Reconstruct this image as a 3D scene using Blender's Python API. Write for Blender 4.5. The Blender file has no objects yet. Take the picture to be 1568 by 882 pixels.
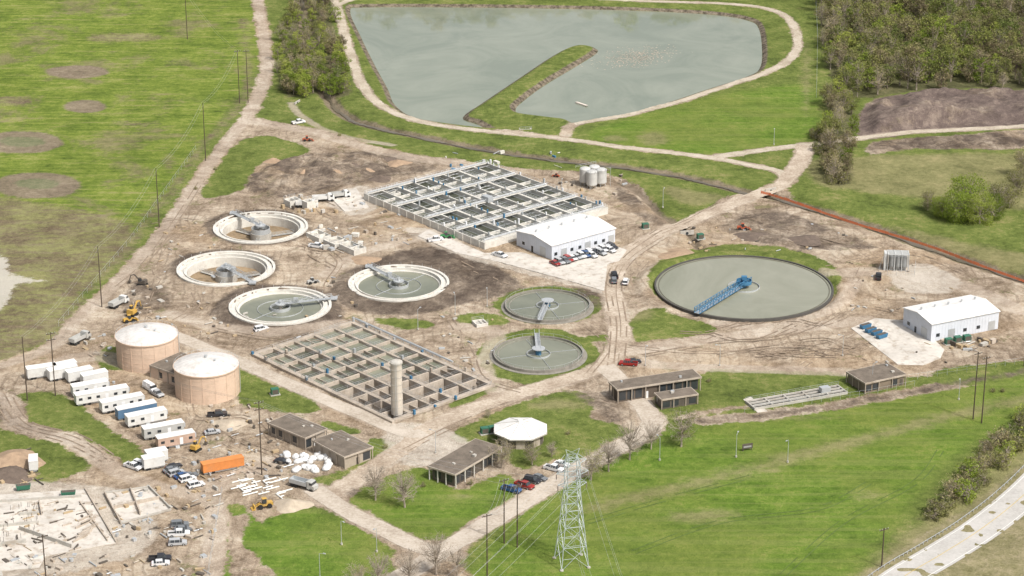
import bpy, math, random
import numpy as np
from mathutils import Vector, Matrix
random.seed(7); rng=np.random.default_rng(7)
S=bpy.context.scene
# ------------------------------------------------------------------ survey frame (ground points -> metres)
F=3500.0; TH=math.radians(21.2); H=280.0; OFF=770.0
sT,cT=math.sin(TH),math.cos(TH)
def P(u,v,z=0.0):
    xc=(u-784)/F; yc=(441-v)/F
    t=(H-z)/(sT-yc*cT)
    return Vector((xc*t, t*(cT+yc*sT)-OFF, z))
def P2(u,v,z=0.0):
    p=P(u,v,z); return (p.x,p.y)
# ------------------------------------------------------------------ material helpers
class NT:
    def __init__(s,name):
        s.mat=bpy.data.materials.new(name); s.mat.use_nodes=True
        s.t=s.mat.node_tree; s.t.nodes.clear()
        s.out=s.t.nodes.new('ShaderNodeOutputMaterial')
        g=s.t.nodes.new('ShaderNodeNewGeometry'); s.pos=g.outputs['Position']
    def n(s,typ,**k):
        n=s.t.nodes.new(typ)
        for a,b in k.items(): setattr(n,a,b)
        return n
    def set(s,sock,val):
        if isinstance(val,bpy.types.NodeSocket): s.t.links.new(val,sock)
        elif isinstance(val,(tuple,list)) and len(val)==3 and sock.type=='RGBA': sock.default_value=(*val,1)
        else: sock.default_value=val
    def noise(s,scale,detail=4,rough=.55,vec=None,dist=0):
        n=s.n('ShaderNodeTexNoise'); s.set(n.inputs['Vector'],vec or s.pos)
        n.inputs['Scale'].default_value=scale; n.inputs['Detail'].default_value=detail
        n.inputs['Roughness'].default_value=rough; n.inputs['Distortion'].default_value=dist
        return n.outputs['Fac']
    def math(s,op,a,b=0.0,c=None,clamp=False):
        n=s.n('ShaderNodeMath',operation=op,use_clamp=clamp)
        s.set(n.inputs[0],a); s.set(n.inputs[1],b)
        if c is not None: s.set(n.inputs[2],c)
        return n.outputs[0]
    def mix(s,f,a,b,blend='MIX'):
        n=s.n('ShaderNodeMix',data_type='RGBA',blend_type=blend)
        s.set(n.inputs[0],f); s.set(n.inputs[6],a); s.set(n.inputs[7],b)
        return n.outputs[2]
    def ramp(s,f,stops):
        n=s.n('ShaderNodeValToRGB'); s.set(n.inputs[0],f)
        e=n.color_ramp.elements
        while len(e)<len(stops): e.new(0.5)
        for i,(p,c) in enumerate(stops):
            e[i].position=p; e[i].color=(*c,1) if len(c)==3 else c
        return n.outputs[0]
    def thr(s,f,lo,hi,a=0.0,b=1.0):
        n=s.n('ShaderNodeMapRange',interpolation_type='SMOOTHSTEP'); s.set(n.inputs[0],f)
        n.inputs[1].default_value=lo; n.inputs[2].default_value=hi
        n.inputs[3].default_value=a; n.inputs[4].default_value=b
        return n.outputs[0]
    def attr(s,name):
        return s.n('ShaderNodeAttribute',attribute_name=name).outputs['Fac']
    def bsdf(s,col,rough=.8,metal=0,bump=None,bstr=.3,bdist=.1,spec=.3,**k):
        b=s.n('ShaderNodeBsdfPrincipled'); s.set(b.inputs['Base Color'],col)
        s.set(b.inputs['Roughness'],rough); s.set(b.inputs['Metallic'],metal)
        b.inputs['Specular IOR Level'].default_value=spec
        if bump is not None:
            bn=s.n('ShaderNodeBump'); s.set(bn.inputs['Height'],bump)
            bn.inputs['Strength'].default_value=bstr; bn.inputs['Distance'].default_value=bdist
            s.t.links.new(bn.outputs[0],b.inputs['Normal'])
        s.t.links.new(b.outputs[0],s.out.inputs[0]); return b
MC={}
def simple(name,c,rough=.7,metal=0,var=.18,scale=.6,spec=.3,dirt=0.0):
    if name in MC: return MC[name]
    m=NT(name)
    n1=m.noise(scale,3,.6); n2=m.noise(scale*8,2,.6)
    f=m.math('ADD',m.math('MULTIPLY',n1,.7),m.math('MULTIPLY',n2,.3))
    lo=tuple(x*(1-var) for x in c); hi=tuple(min(1,x*(1+var)) for x in c)
    col=m.ramp(f,[(.3,lo),(.7,hi)])
    if dirt>0:
        col=m.mix(m.math('MULTIPLY',m.thr(m.noise(.35,4,.7),.48,.7),dirt),col,(.25,.19,.13))
    m.bsdf(col,rough,metal,spec=spec); MC[name]=m.mat; return m.mat
# ------------------------------------------------------------------ mesh builder
class MB:
    def __init__(s): s.v=[];s.f=[];s.m=[]
    def add(s,vs,fs,m=0):
        b=len(s.v); s.v+= [tuple(x) for x in vs]
        for f in fs: s.f.append(tuple(i+b for i in f)); s.m.append(m)
    def box(s,cx,cy,z,sx,sy,sz,m=0,rz=0.0,taper=1.0):
        c,sn=math.cos(rz),math.sin(rz); vs=[]
        for k in (0,1):
            q=taper if k else 1.0
            for a,b in ((-1,-1),(1,-1),(1,1),(-1,1)):
                x=a*sx/2*q;y=b*sy/2*q
                vs.append((cx+x*c-y*sn,cy+x*sn+y*c,z+k*sz))
        s.add(vs,[(3,2,1,0),(4,5,6,7),(0,1,5,4),(1,2,6,5),(2,3,7,6),(3,0,4,7)],m)
    def prism(s,pts,z0,z1,m=0):
        n=len(pts)
        s.add([(x,y,z0) for x,y in pts]+[(x,y,z1) for x,y in pts],
          [tuple(range(n-1,-1,-1)),tuple(range(n,2*n))]+[(i,(i+1)%n,n+(i+1)%n,n+i) for i in range(n)],m)
    def side(s,prof,y0,y1,m=0,yt=None):
        n=len(prof)
        s.add([(x,y0,z) for x,z in prof]+[(x,y1,z) for x,z in prof],
          [tuple(range(n)),tuple(range(2*n-1,n-1,-1))]+[(i,n+i,n+(i+1)%n,(i+1)%n) for i in range(n)],m)
    def cyl(s,x,y,z0,z1,r0,r1=None,n=24,m=0,cap=True):
        r1=r0 if r1 is None else r1
        vs=[(x+r*math.cos(2*math.pi*i/n),y+r*math.sin(2*math.pi*i/n),z) for r,z in ((r0,z0),(r1,z1)) for i in range(n)]
        fs=[(i,(i+1)%n,n+(i+1)%n,n+i) for i in range(n)]
        if cap: fs+=[tuple(range(n-1,-1,-1)),tuple(range(n,2*n))]
        s.add(vs,fs,m)
    def ring(s,x,y,z0,z1,ri,ro,n=72,m=0):
        vs=[];fs=[]
        for r,z in ((ri,z0),(ri,z1),(ro,z1),(ro,z0)):
            vs+=[(x+r*math.cos(2*math.pi*i/n),y+r*math.sin(2*math.pi*i/n),z) for i in range(n)]
        for k in range(4):
            a=k*n;b=((k+1)%4)*n
            fs+=[(a+i,b+i,b+(i+1)%n,a+(i+1)%n) for i in range(n)]
        s.add(vs,fs,m)
    def dome(s,x,y,z,r,h,n=32,k=6,m=0):
        vs=[];fs=[]
        for j in range(k):
            a=j/k*math.pi/2; rr=r*math.cos(a); zz=z+h*math.sin(a)
            vs+=[(x+rr*math.cos(2*math.pi*i/n),y+rr*math.sin(2*math.pi*i/n),zz) for i in range(n)]
        vs.append((x,y,z+h))
        for j in range(k-1):
            fs+=[(j*n+i,j*n+(i+1)%n,(j+1)*n+(i+1)%n,(j+1)*n+i) for i in range(n)]
        fs+=[((k-1)*n+i,(k-1)*n+(i+1)%n,k*n) for i in range(n)]
        s.add(vs,fs,m)
    def tube(s,p,q,r,m=0,n=4,r2=None):
        p=Vector(p);q=Vector(q);d=q-p
        if d.length<1e-5:return
        d.normalize(); a=d.orthogonal().normalized() if abs(d.z)>.99 else d.cross(Vector((0,0,1))).normalized()
        b=d.cross(a); r2=r if r2 is None else r2
        vs=[c+(a*math.cos(2*math.pi*(i+.5)/n)+b*math.sin(2*math.pi*(i+.5)/n))*rr for c,rr in ((p,r),(q,r2)) for i in range(n)]
        s.add(vs,[(i,n+i,n+(i+1)%n,(i+1)%n) for i in range(n)]+[tuple(range(n)),tuple(range(2*n-1,n-1,-1))],m)
    def mesh(s,name,mats,smooth=False):
        me=bpy.data.meshes.new(name); me.from_pydata(s.v,[],s.f)
        for m in mats: me.materials.append(m)
        me.polygons.foreach_set('material_index',s.m)
        if smooth: me.polygons.foreach_set('use_smooth',[True]*len(s.f))
        me.update(); return me
    def obj(s,name,mats,loc=(0,0,0),rz=0,parent=None,smooth=False):
        if not isinstance(mats,(list,tuple)): mats=[mats]
        return place(s.mesh(name,mats,smooth),name,loc,rz,parent)
def place(me,name,loc=(0,0,0),rz=0,parent=None,sc=1):
    o=bpy.data.objects.new(name,me); S.collection.objects.link(o)
    o.location=loc if len(loc)==3 else (*loc,0); o.rotation_euler=(0,0,rz)
    o.scale=(sc,sc,sc) if not isinstance(sc,tuple) else sc
    if parent: o.parent=parent
    return o
class Group:
    def __init__(s,name,loc=(0,0,0),rz=0):
        s.e=bpy.data.objects.new(name,None); S.collection.objects.link(s.e); s.e.empty_display_size=1
        s.e.location=loc if len(loc)==3 else (*loc,0); s.e.rotation_euler=(0,0,rz); s.p=[]
    def part(s,name,mat,smooth=False):
        m=MB(); s.p.append((m,name,mat,smooth)); return m
    def done(s):
        for m,n,mat,sm in s.p:
            if m.f: m.obj(n,mat,(0,0,0),0,s.e,sm)
        return s.e
def frame(A,B,C,z=0):
    a=P(*A,z);b=P(*B,z);c=P(*C,z); d=(b-a); L=d.length; rz=math.atan2(d.y,d.x)
    perp=Vector((-d.y,d.x,0))/L; W=(c-a).dot(perp)
    if W<0: a=a+perp*W; W=-W
    return (a.x,a.y,0),rz,L,W
# ------------------------------------------------------------------ materials
concrete=simple('concrete',(.42,.40,.36),.85,scale=.25,var=.22,dirt=.4)
conc_new=simple('new_concrete',(.58,.56,.51),.85,scale=.2,var=.16,dirt=.28)
conc_tan=simple('tan_concrete',(.40,.345,.285),.85,scale=.3,var=.28,dirt=.45)
slab_m=simple('slab_concrete',(.52,.485,.435),.9,scale=.10,var=.18,dirt=.6)
galv=simple('galvanized_steel',(.50,.52,.53),.45,.4,var=.1)
white=simple('white_paint',(.70,.71,.72),.5,var=.05,dirt=.1)
offwhite=simple('offwhite_siding',(.58,.61,.66),.6,var=.06,scale=.3,dirt=.1)
roofw=simple('white_roof',(.70,.69,.665),.6,var=.08,scale=.15,dirt=.18)
brownroof=simple('gravel_roof',(.15,.125,.10),.95,var=.35,scale=.4)
tanwall=simple('tan_wall',(.34,.29,.235),.8,var=.15)
dark=simple('dark_glass',(.04,.045,.05),.2,spec=.6,var=.2)
darkwall=simple('dark_panel',(.10,.085,.07),.7,var=.2)
salmon=simple('tank_paint',(.58,.44,.335),.6,var=.09,scale=.2,dirt=.18)
blue=simple('blue_steel',(.06,.18,.31),.5,.1,var=.1)
rubber=simple('rubber',(.025,.025,.025),.8)
yellow=simple('machine_yellow',(.50,.31,.07),.6,var=.2,dirt=.5)
mred=simple('machine_red',(.38,.09,.04),.6,var=.15,dirt=.4)
orange=simple('orange_paint',(.60,.23,.07),.55,var=.1,dirt=.25)
woodp=simple('pole_wood',(.08,.06,.045),.9)
pipew=simple('white_pipe',(.68,.68,.64),.5,var=.08)
formw=simple('form_wood',(.38,.29,.18),.8)
brownfloor=simple('muddy_tank_floor',(.23,.17,.105),.8,var=.5,scale=.12)
def watermat(name,c1,c2,rough=.12,bstr=.05,sc=.5):
    m=NT(name); col=m.ramp(m.noise(.025,5,.65,dist=1.2),[(.35,c1),(.65,c2)])
    m.bsdf(col,rough,bump=m.noise(sc,3,.6),bstr=bstr,bdist=.1,spec=.5); return m.mat
w_pond=watermat('pond_water_surface',(.185,.21,.16),(.25,.27,.21),.05,.035,.6)
w_clar=watermat('clarifier_water_surface',(.20,.205,.15),(.27,.27,.21),.25,.05)
w_dark=watermat('aeration_water_surface',(.055,.062,.045),(.115,.12,.09),.2,.25,1.5)
w_tank=watermat('tank_water_surface',(.145,.155,.115),(.22,.225,.17),.2,.06)
w_creek=watermat('creek_water_surface',(.09,.075,.05),(.15,.125,.09),.3,.1)
# ------------------------------------------------------------------ curves
def smooth(pts,closed=True,k=5):
    n=len(pts);out=[]
    rngi=range(n) if closed else range(n-1)
    for i in rngi:
        g=(lambda j:pts[j%n]) if closed else (lambda j:pts[max(0,min(n-1,j))])
        p0,p1,p2,p3=g(i-1),g(i),g(i+1),g(i+2)
        for j in range(k):
            t=j/k
            out.append(tuple(.5*((2*b)+(-a+c)*t+(2*a-5*b+4*c-d)*t*t+(-a+3*b-3*c+d)*t**3) for a,b,c,d in zip(p0,p1,p2,p3)))
    if not closed: out.append(tuple(pts[-1]))
    return out
def W(pts): return [P2(*p) for p in pts]
# ------------------------------------------------------------------ ground grid
def axis(lo,hi,st,far):
    a=list(np.arange(lo,hi+st/2,st)); s=st; x=lo; L=[]
    while x>-far: s*=1.35; x-=s; L.append(x)
    s=st;x=a[-1];R=[]
    while x<far: s*=1.35; x+=s; R.append(x)
    return np.array(L[::-1]+a+R)
ax=axis(-300,300,1.0,9000); ay=axis(-275,400,1.0,9000)
GX,GY=np.meshgrid(ax,ay); GX=GX.ravel();GY=GY.ravel(); N=len(GX)
FAR=-14.0
def sdpoly(poly):
    p=np.array(poly); res=np.full(N,FAR)
    m=(GX>p[:,0].min()-14)&(GX<p[:,0].max()+14)&(GY>p[:,1].min()-14)&(GY<p[:,1].max()+14)
    x=GX[m];y=GY[m]; d=np.full(len(x),1e9); ins=np.zeros(len(x),bool)
    for i in range(len(p)):
        x0,y0=p[i];x1,y1=p[(i+1)%len(p)]
        ex,ey=x1-x0,y1-y0; l=ex*ex+ey*ey+1e-12
        t=np.clip(((x-x0)*ex+(y-y0)*ey)/l,0,1)
        d=np.minimum(d,(x-x0-t*ex)**2+(y-y0-t*ey)**2)
        c=((y0>y)!=(y1>y)); 
        xi=x0+(y-y0)*ex/(ey if abs(ey)>1e-9 else 1e-9)
        ins^=c&(x<xi)
    d=np.sqrt(d); res[m]=np.where(ins,d,-d); return np.clip(res,FAR,40)
def sdline(pts,w):
    res=np.full(N,FAR); p=np.array(pts)
    for i in range(len(p)-1):
        x0,y0=p[i];x1,y1=p[i+1]; r=w/2+14
        m=(GX>min(x0,x1)-r)&(GX<max(x0,x1)+r)&(GY>min(y0,y1)-r)&(GY<max(y0,y1)+r)
        x=GX[m];y=GY[m];ex,ey=x1-x0,y1-y0;l=ex*ex+ey*ey+1e-12
        t=np.clip(((x-x0)*ex+(y-y0)*ey)/l,0,1)
        res[m]=np.maximum(res[m],w/2-np.sqrt((x-x0-t*ex)**2+(y-y0-t*ey)**2))
    return np.maximum(res,FAR)
def ell(u,v,ru,rv):
    return sdpoly([P2(u+ru*math.cos(a),v+rv*math.sin(a)) for a in np.linspace(0,2*math.pi,28,endpoint=False)])
def SP(pts,k=4): return sdpoly(W(smooth(pts,True,k)))
def SL(pts,w,k=4): return sdline(W(smooth(pts,False,k)),w)
_tab=rng.random((256,256))
def vn(x,y,s):
    x=x/s;y=y/s; xi=np.floor(x).astype(int);yi=np.floor(y).astype(int);fx=x-xi;fy=y-yi
    fx=fx*fx*(3-2*fx);fy=fy*fy*(3-2*fy); g=lambda a,b:_tab[a%256,b%256]
    return (g(xi,yi)*(1-fx)+g(xi+1,yi)*fx)*(1-fy)+(g(xi,yi+1)*(1-fx)+g(xi+1,yi+1)*fx)*fy
mx=lambda *a: np.maximum.reduce(a)
D1=[(380,183),(430,190),(480,199),(560,222),(640,240),(720,247),(800,258),(880,262),(950,272),(985,290),(1010,322),(1035,342),(1070,327),(1110,303),(1160,290),(1190,280),(1240,318),(1330,350),(1420,383),(1500,410),(1640,450),(1640,545),(1500,566),(1390,578),(1300,572),(1200,569),(1090,566),(1060,580),(1000,592),(1003,618),(1015,648),(990,668),(940,702),(860,745),(780,790),(700,850),(660,920),(-220,1010),(-220,590),(-20,560),(50,548),(100,512),(160,452),(215,395),(262,338),(310,268),(345,215)]
dirt=SP(D1,3)
moundpoly=[(1318,172),(1350,150),(1450,138),(1540,140),(1700,130),(1700,197),(1500,195),(1400,204),(1320,212)]
dirt=mx(dirt,SP(moundpoly),
  SP([(1340,217),(1450,208),(1700,190),(1700,220),(1568,228),(1400,228),(1335,236)]),
  SP([(1230,960),(1330,872),(1420,815),(1490,772),(1568,710),(1700,620),(1700,1000),(1500,1000)])-1,
  SL([(1075,645),(1200,632),(1330,612),(1450,590),(1620,560)],6),
  SL([(1040,640),(1100,628),(1150,622)],3))
islands=mx(SP([(352,226),(400,208),(435,214),(475,230),(440,243),(395,252),(372,288),(322,303),(308,288)]),
  ell(1139,429,150,55), SP([(965,484),(1000,472),(1060,488),(1098,500),(1085,512),(1010,522),(965,522)])-1,
  ell(840,467,84,29), ell(826,546,95,43), SP([(690,484),(740,474),(790,490),(760,502),(700,496)])-2,
  SP([(575,486),(650,488),(668,500),(625,506),(580,496)])-1,
  SP([(360,558),(400,570),(450,597),(492,622),(470,632),(420,630),(368,614)]),
  SP([(148,540),(178,530),(192,562),(160,566)]),
  SP([(48,600),(100,606),(165,655),(215,688),(205,714),(160,712),(120,688),(60,662),(22,648),(14,620)]),
  SP([(-80,650),(40,664),(110,690),(142,712),(60,742),(48,705),(-80,715)]),
  SP([(690,668),(760,630),(820,610),(875,598),(912,615),(900,640),(940,648),(965,662),(930,692),(882,716),(850,704),(800,720),(770,700),(720,682)]),
  SP([(533,762),(640,716),(700,750),(770,726),(792,750),(770,776),(695,824),(640,822),(580,795)]),
  SP([(345,786),(378,778),(400,802),(460,776),(525,790),(595,838),(600,850),(570,930),(300,930)]),
  SP([(488,645),(545,655),(548,664),(510,660)]),
  SP([(572,672),(612,682),(606,697),(570,708),(492,746),(478,735),(530,716)]),
  SP([(700,600),(762,588),(750,603),(692,624)]), SP([(975,270),(1045,282),(1090,300),(1040,322),(1010,305)]),
  SP([(1440,566),(1568,552),(1640,548),(1640,580),(1440,590)]),
  SL([(905,518),(935,520),(930,545),(905,560)],5))
dirt=np.where(islands>-6,np.minimum(dirt,-islands),dirt)
brownlawn=SP([(345,800),(385,790),(372,830),(420,880),(400,940),(340,940),(352,860)])
dirt=mx(dirt,brownlawn)
ROADS=[
 ([(505,-30),(520,25),(535,75),(550,120),(575,155),(615,177),(680,193),(780,204),(860,212),(960,226),(1080,240),(1150,253),(1190,262),(1203,275)],3.6,'g'),
 ([(866,208),(880,190),(950,178),(1040,155),(1110,132),(1170,112),(1208,92),(1222,66),(1213,36),(1185,16),(1120,6),(1000,2),(860,-4),(700,-6),(560,-4),(515,8)],3.4,'g'),
 ([(1097,240),(1180,228),(1245,221),(1320,211),(1400,202),(1500,197),(1640,189)],4.2,'g'),
 ([(1232,222),(1228,242),(1212,266),(1190,286),(1130,308),(1060,338),(1010,358),(968,384),(947,408),(937,440),(944,480),(948,520),(930,556),(880,578),(820,595),(720,628),(650,660),(615,688),(545,735),(492,765)],6.5,'d'),
 ([(262,512),(320,535),(380,560),(470,600),(560,638),(625,664),(650,662)],5.5,'c'),
 ([(1000,640),(990,662),(930,694),(860,733),(790,776),(700,830),(600,893),(560,925)],6.5,'c'),
 ([(480,748),(520,776),(580,808),(640,836),(690,850)],6,'c'),
 ([(925,560),(955,590),(985,622),(1000,645)],6.5,'c'),
]
lroads=[([(385,-60),(400,30),(408,90),(402,130),(378,180),(350,215),(310,268),(265,335),(215,395),(165,447),(118,490),(80,530),(0,560),(-100,575)],5),
 ([(378,183),(430,193),(480,202),(560,226),(640,243),(700,250)],7),
 ([(-100,600),(10,610),(25,650),(100,670),(150,700),(180,722),(240,745),(310,762),(332,790),(318,900)],6),
 ([(330,745),(400,712),(470,700)],8),([(205,560),(150,545),(90,555)],8),
 ([(445,158),(462,178),(500,200),(545,213),(600,222)],3.5),
 ([(960,555),(1060,562),(1180,566),(1300,570)],6),([(950,540),(1080,520),(1200,505),(1330,490)],7),
 ([(1270,420),(1340,415),(1400,420),(1480,440),(1560,475)],8),([(500,420),(560,385),(640,365)],6),
 ([(260,480),(330,500),(420,510),(520,495)],6),([(700,500),(760,510),(740,560),(760,600)],6),([(1100,495),(1180,500),(1280,470),(1310,430)],5)]
road=np.full(N,FAR)
for p,w,k in ROADS: road=mx(road,SL(p,w+1.2))
for p,w in lroads: road=mx(road,SL(p,w))
dirt=mx(dirt,*[SL(p,w+2) for p,w in lroads[:3]])
dirt=mx(dirt,*[SL(p,w+1.2) for p,w,k in ROADS])
tankdark=mx(ell(425,476,100,39),ell(393,350,86,30)-1,ell(343,412,88,31)-1,
  SP([(505,450),(535,412),(640,380),(705,386),(765,412),(800,440),(760,452),(700,468),(620,482),(540,474)]))
darks=mx(tankdark,
  SP([(375,285),(430,246),(520,232),(620,238),(665,258),(580,275),(500,288),(420,302)]),
  SP([(880,440),(937,448),(925,466),(905,468)]),
  SP([(1110,338),(1180,318),(1300,358),(1345,380),(1220,382),(1110,358)])-1,
  SP(moundpoly), SP([(1340,217),(1450,208),(1700,192),(1700,222),(1568,228),(1400,228),(1335,236)]),
  SP([(205,425),(260,440),(265,470),(190,490),(180,460)])-2,
  SL([(1075,645),(1200,632),(1330,612),(1450,590),(1620,560)],3.5),
  SL([(0,612),(15,645),(95,670),(150,702)],3), SP([(945,285),(1000,325),(1010,345),(960,320)]),
  SP([(860,600),(905,600),(950,612),(965,640),(930,650),(905,625)])-1)
conc=mx(SP([(500,300),(560,285),(575,320),(530,328)]),SP([(620,352),(668,352),(742,388),(790,388),(850,402),(958,378),(978,388),(938,420),(930,448),(860,432),(770,410),(690,388)]),
  SP([(1365,412),(1420,405),(1470,430),(1450,448),(1380,445)]),SP([(-100,745),(180,748),(240,800),(180,860),(-100,890)]),
  SP([(600,650),(680,655),(720,690),(640,715),(590,690)]))
field=SP([(-400,-80),(372,-80),(390,30),(398,95),(360,150),(295,240),(235,322),(155,418),(88,498),(30,540),(-400,590)],3)
discs=mx(ell(30,218,66,17),ell(56,284,68,20),ell(130,163,32,10),ell(118,110,48,10))
mud=mx(ell(190,58,70,10)-4,ell(80,480,20,12),ell(260,250,10,14)-2,ell(20,155,30,7),ell(200,190,40,6)-3,
  SP([(-60,322),(100,320),(205,350),(185,402),(125,450),(92,505),(-60,560)])+1, SL([(370,30),(378,140),(300,235),(240,320),(150,425),(80,520)],2.0))
ringin=mx(ell(34,217,36,8),ell(58,281,34,8))
wet=SP([(-60,400),(12,393),(24,420),(88,431),(30,438),(12,470),(-60,500)])-1.5
dry=mx(SL([(900,780),(980,760),(1060,742),(1200,705),(1330,670),(1460,635),(1600,605)],7)-1,SP([(1330,870),(1420,790),(1500,730),(1640,640),(1640,700),(1500,780),(1400,850)]),
  ell(1080,790,60,14)-2,ell(1000,212,18,9)+1,ell(940,212,14,4),SP([(1015,285),(1060,290),(1110,300),(1080,315),(1030,308)])-1, ell(1235,120,20,80)-5, ell(860,620,60,14)-3,
  SP([(1205,250),(1280,235),(1568,230),(1640,260),(1640,330),(1330,300),(1250,290)])-5, ell(960,470,40,25),ell(700,760,50,12)-5,ell(1180,640,120,8)-3,
  SP([(1350,340),(1500,370),(1640,400),(1640,440),(1450,395)])-4,ell(1330,760,50,16)-5,ell(1150,720,60,10)-3,
  SP([(1230,960),(1330,872),(1420,815),(1490,772),(1568,710),(1700,620),(1700,1000),(1500,1000)]))
lush=mx(SP([(905,690),(1080,650),(1568,575),(1700,560),(1560,650),(1460,700),(1330,850),(1200,960),(700,960),(740,850)]),
  SP([(900,205),(1000,170),(1140,138),(1240,135),(1245,210),(1100,235),(960,225)]),
  SP([(533,762),(640,716),(770,726),(792,750),(695,824),(640,822)]),SP([(345,786),(525,790),(600,850),(570,930),(300,930)]))
verge=SP([(1230,960),(1330,872),(1420,815),(1490,772),(1568,710),(1700,620),(1700,1000),(1500,1000)])
WOODS=[(1256,-30),(1640,-50),(1640,132),(1568,138),(1500,134),(1420,138),(1340,148),(1310,150),(1285,140),(1262,90),(1255,40)]
litter=mx(SP(WOODS+[(1250,-20)]),SP([(1200,-160),(1900,-160),(1750,-50),(1256,-30)]),SP([(425,90),(432,30),(452,0),(450,-40),(510,-40),(512,20),(522,70),(532,112),(540,145),(500,150),(478,145),(440,150),(424,130)])-1,
  SP([(1265,140),(1300,130),(1308,190),(1302,240),(1304,278),(1274,280),(1262,240),(1250,208),(1265,190)]),SP([(500,-80),(1200,-80),(1200,-12),(500,-12)]))
pond_outer=SP([(533,12),(548,50),(570,95),(590,132),(602,158),(635,178),(700,189),(760,195),(800,197),(870,187),(940,177),(1010,159),(1080,136),(1150,113),(1168,98),(1170,68),(1165,40),(1150,28),(1100,19),(1000,13),(860,9),(700,7),(560,7)],4)
pen=SP([(712,176),(745,152),(800,115),(850,82),(880,69),(905,70),(911,77),(880,97),(830,127),(800,149),(786,163),(796,172),(840,178),(872,184),(880,205),(780,205),(735,186)],4)
pond=np.minimum(pond_outer,-pen)
CH=[(456,-40),(462,0),(468,40),(480,90),(502,145),(522,170),(560,188),(640,206),(740,226),(850,242),(960,254),(1060,271),(1140,291),(1185,299),(1240,316),(1330,343),(1440,383),(1640,450)]
chan=mx(SL(CH,7),SL([(950,276),(985,298),(1012,326),(1050,350),(1070,378)],3.5))
Z=np.zeros(N)
sm=lambda t:(lambda q:q*q*(3-2*q))(np.clip(t,0,1))
Z-=3.2*sm((pond+2.0)/7)
Z+=1.0*sm((pen+1)/5)*(pond<0)*sm((10-pen)/4)*0.5
Z-=1.5*sm((chan+2.0)/4.5)
mm=SP([(1325,172),(1352,154),(1450,142),(1540,144),(1640,138),(1640,188),(1500,188),(1400,198),(1330,205)])
ridge=lambda s,a=0:1-2*np.abs(vn(GX*math.cos(a)+GY*math.sin(a),-GX*math.sin(a)+GY*math.cos(a),s)-.5)
rough_=(.8+7*vn(GX,GY,21)*vn(GX+31,GY,12)+2.6*ridge(7,.6)*vn(GX,GY,15)+1.6*vn(GX,GY,3.1))
Z+=sm(mm/7)*rough_
clear=sm((-road-1)/4)
Z+=sm(darks/4)*clear*(.8*vn(GX,GY,7)+.6*vn(GX,GY,2.8)-.5)*(mm<0)
hm=SP([(372,284),(430,246),(520,235),(600,244),(560,268),(480,285),(420,298)])
Z+=sm(hm/5)*clear*(3.0*vn(GX+50,GY,8)*vn(GX,GY+9,5)+1.0*vn(GX,GY,2.7))
Z+=sm(dirt/3)*clear*.34*(vn(GX,GY,2.7)-.5)
bx,by=P2(1139,438,1.0); bd_=np.hypot(GX-bx,GY-by); Z+=1.1*sm((bd_-30.6)/1.5)*sm((38-bd_)/4)*(GY>by-22)
GH=(np.abs(GX)>300)|(GY>400)
Z+=np.where(GH,sm((np.hypot(GX,GY)-900)/3000)*60*vn(GX,GY,700),0)
CLAR=[(399,347,17.4,'empty'),(346,410,17.2,'empty'),(429,467,17.2,'water'),(610.5,432,17.4,'water')]
for u,v,R,k in CLAR:
    x,y=P2(u,v,1.3); d=np.hypot(GX-x,GY-y)
    Z=np.where(d<R+5,np.maximum(Z,0)+.75*sm((R+6-d)/5),Z); Z=np.where(d<R-1.4,-5,Z)
for u,v,R in ((838.5,466,14.2),(824.5,540,14.2),(1139,438,30.2)):
    x,y=P2(u,v,1.0); d=np.hypot(GX-x,GY-y)
    Z=np.where(d<R+.6,np.minimum(Z,0),Z)
def inrect(loc,rz,L,Wd,ins):
    c,s=math.cos(rz),math.sin(rz); lx=(GX-loc[0])*c+(GY-loc[1])*s; ly=-(GX-loc[0])*s+(GY-loc[1])*c
    return (lx>ins)&(lx<L-ins)&(ly>ins)&(ly<Wd-ins)
SB=frame((385,541),(600,645),(757,588),.7)
Z=np.where(inrect(*SB,.35),-5,Z)
nx,ny=len(ax),len(ay)
co=np.stack([GX,GY,Z],1).astype(np.float32)
idx=np.arange(N).reshape(ny,nx)
q=np.stack([idx[:-1,:-1],idx[:-1,1:],idx[1:,1:],idx[1:,:-1]],-1).reshape(-1,4)
me=bpy.data.meshes.new('ground'); me.vertices.add(N); me.vertices.foreach_set('co',co.ravel())
me.loops.add(q.size); me.loops.foreach_set('vertex_index',q.ravel().astype(np.int32))
me.polygons.add(len(q)); me.polygons.foreach_set('loop_start',np.arange(0,q.size,4,dtype=np.int32))
me.polygons.foreach_set('use_smooth',np.ones(len(q),bool))
me.update(calc_edges=True)
for nm,arr in dict(z_dirt=dirt,z_dark=darks,z_tankdark=tankdark,z_mound=SP(moundpoly),z_road=road,z_conc=conc,z_field=field,z_mud=mud,z_disc=discs,z_ring=ringin,z_wet=wet,z_dry=dry,z_lush=lush,z_pond=pond,z_chan=chan,z_verge=verge,z_litter=litter).items():
    a=me.attributes.new(nm,'FLOAT','POINT'); a.data.foreach_set('value',arr.astype(np.float32))
m=NT('ground_surface')
big=m.noise(.018,4,.65); med=m.noise(.07,5,.72); fine=m.noise(.42,4,.75); vf=m.noise(1.7,3,.75)
e1=m.math('SUBTRACT',m.noise(.12,5,.7),.5); e2=m.math('SUBTRACT',m.noise(.45,4,.75),.5)
ee=m.math('ADD',e1,m.math('MULTIPLY',e2,.6))
def mask(name,amp=6,soft=1.2,off=0):
    return m.thr(m.math('ADD',m.attr(name),m.math('MULTIPLY',ee,amp)),off-soft/2,off+soft/2)
gsum=m.math('ADD',m.math('MULTIPLY',med,.45),m.math('ADD',m.math('MULTIPLY',fine,.35),m.math('MULTIPLY',vf,.2)))
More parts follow.
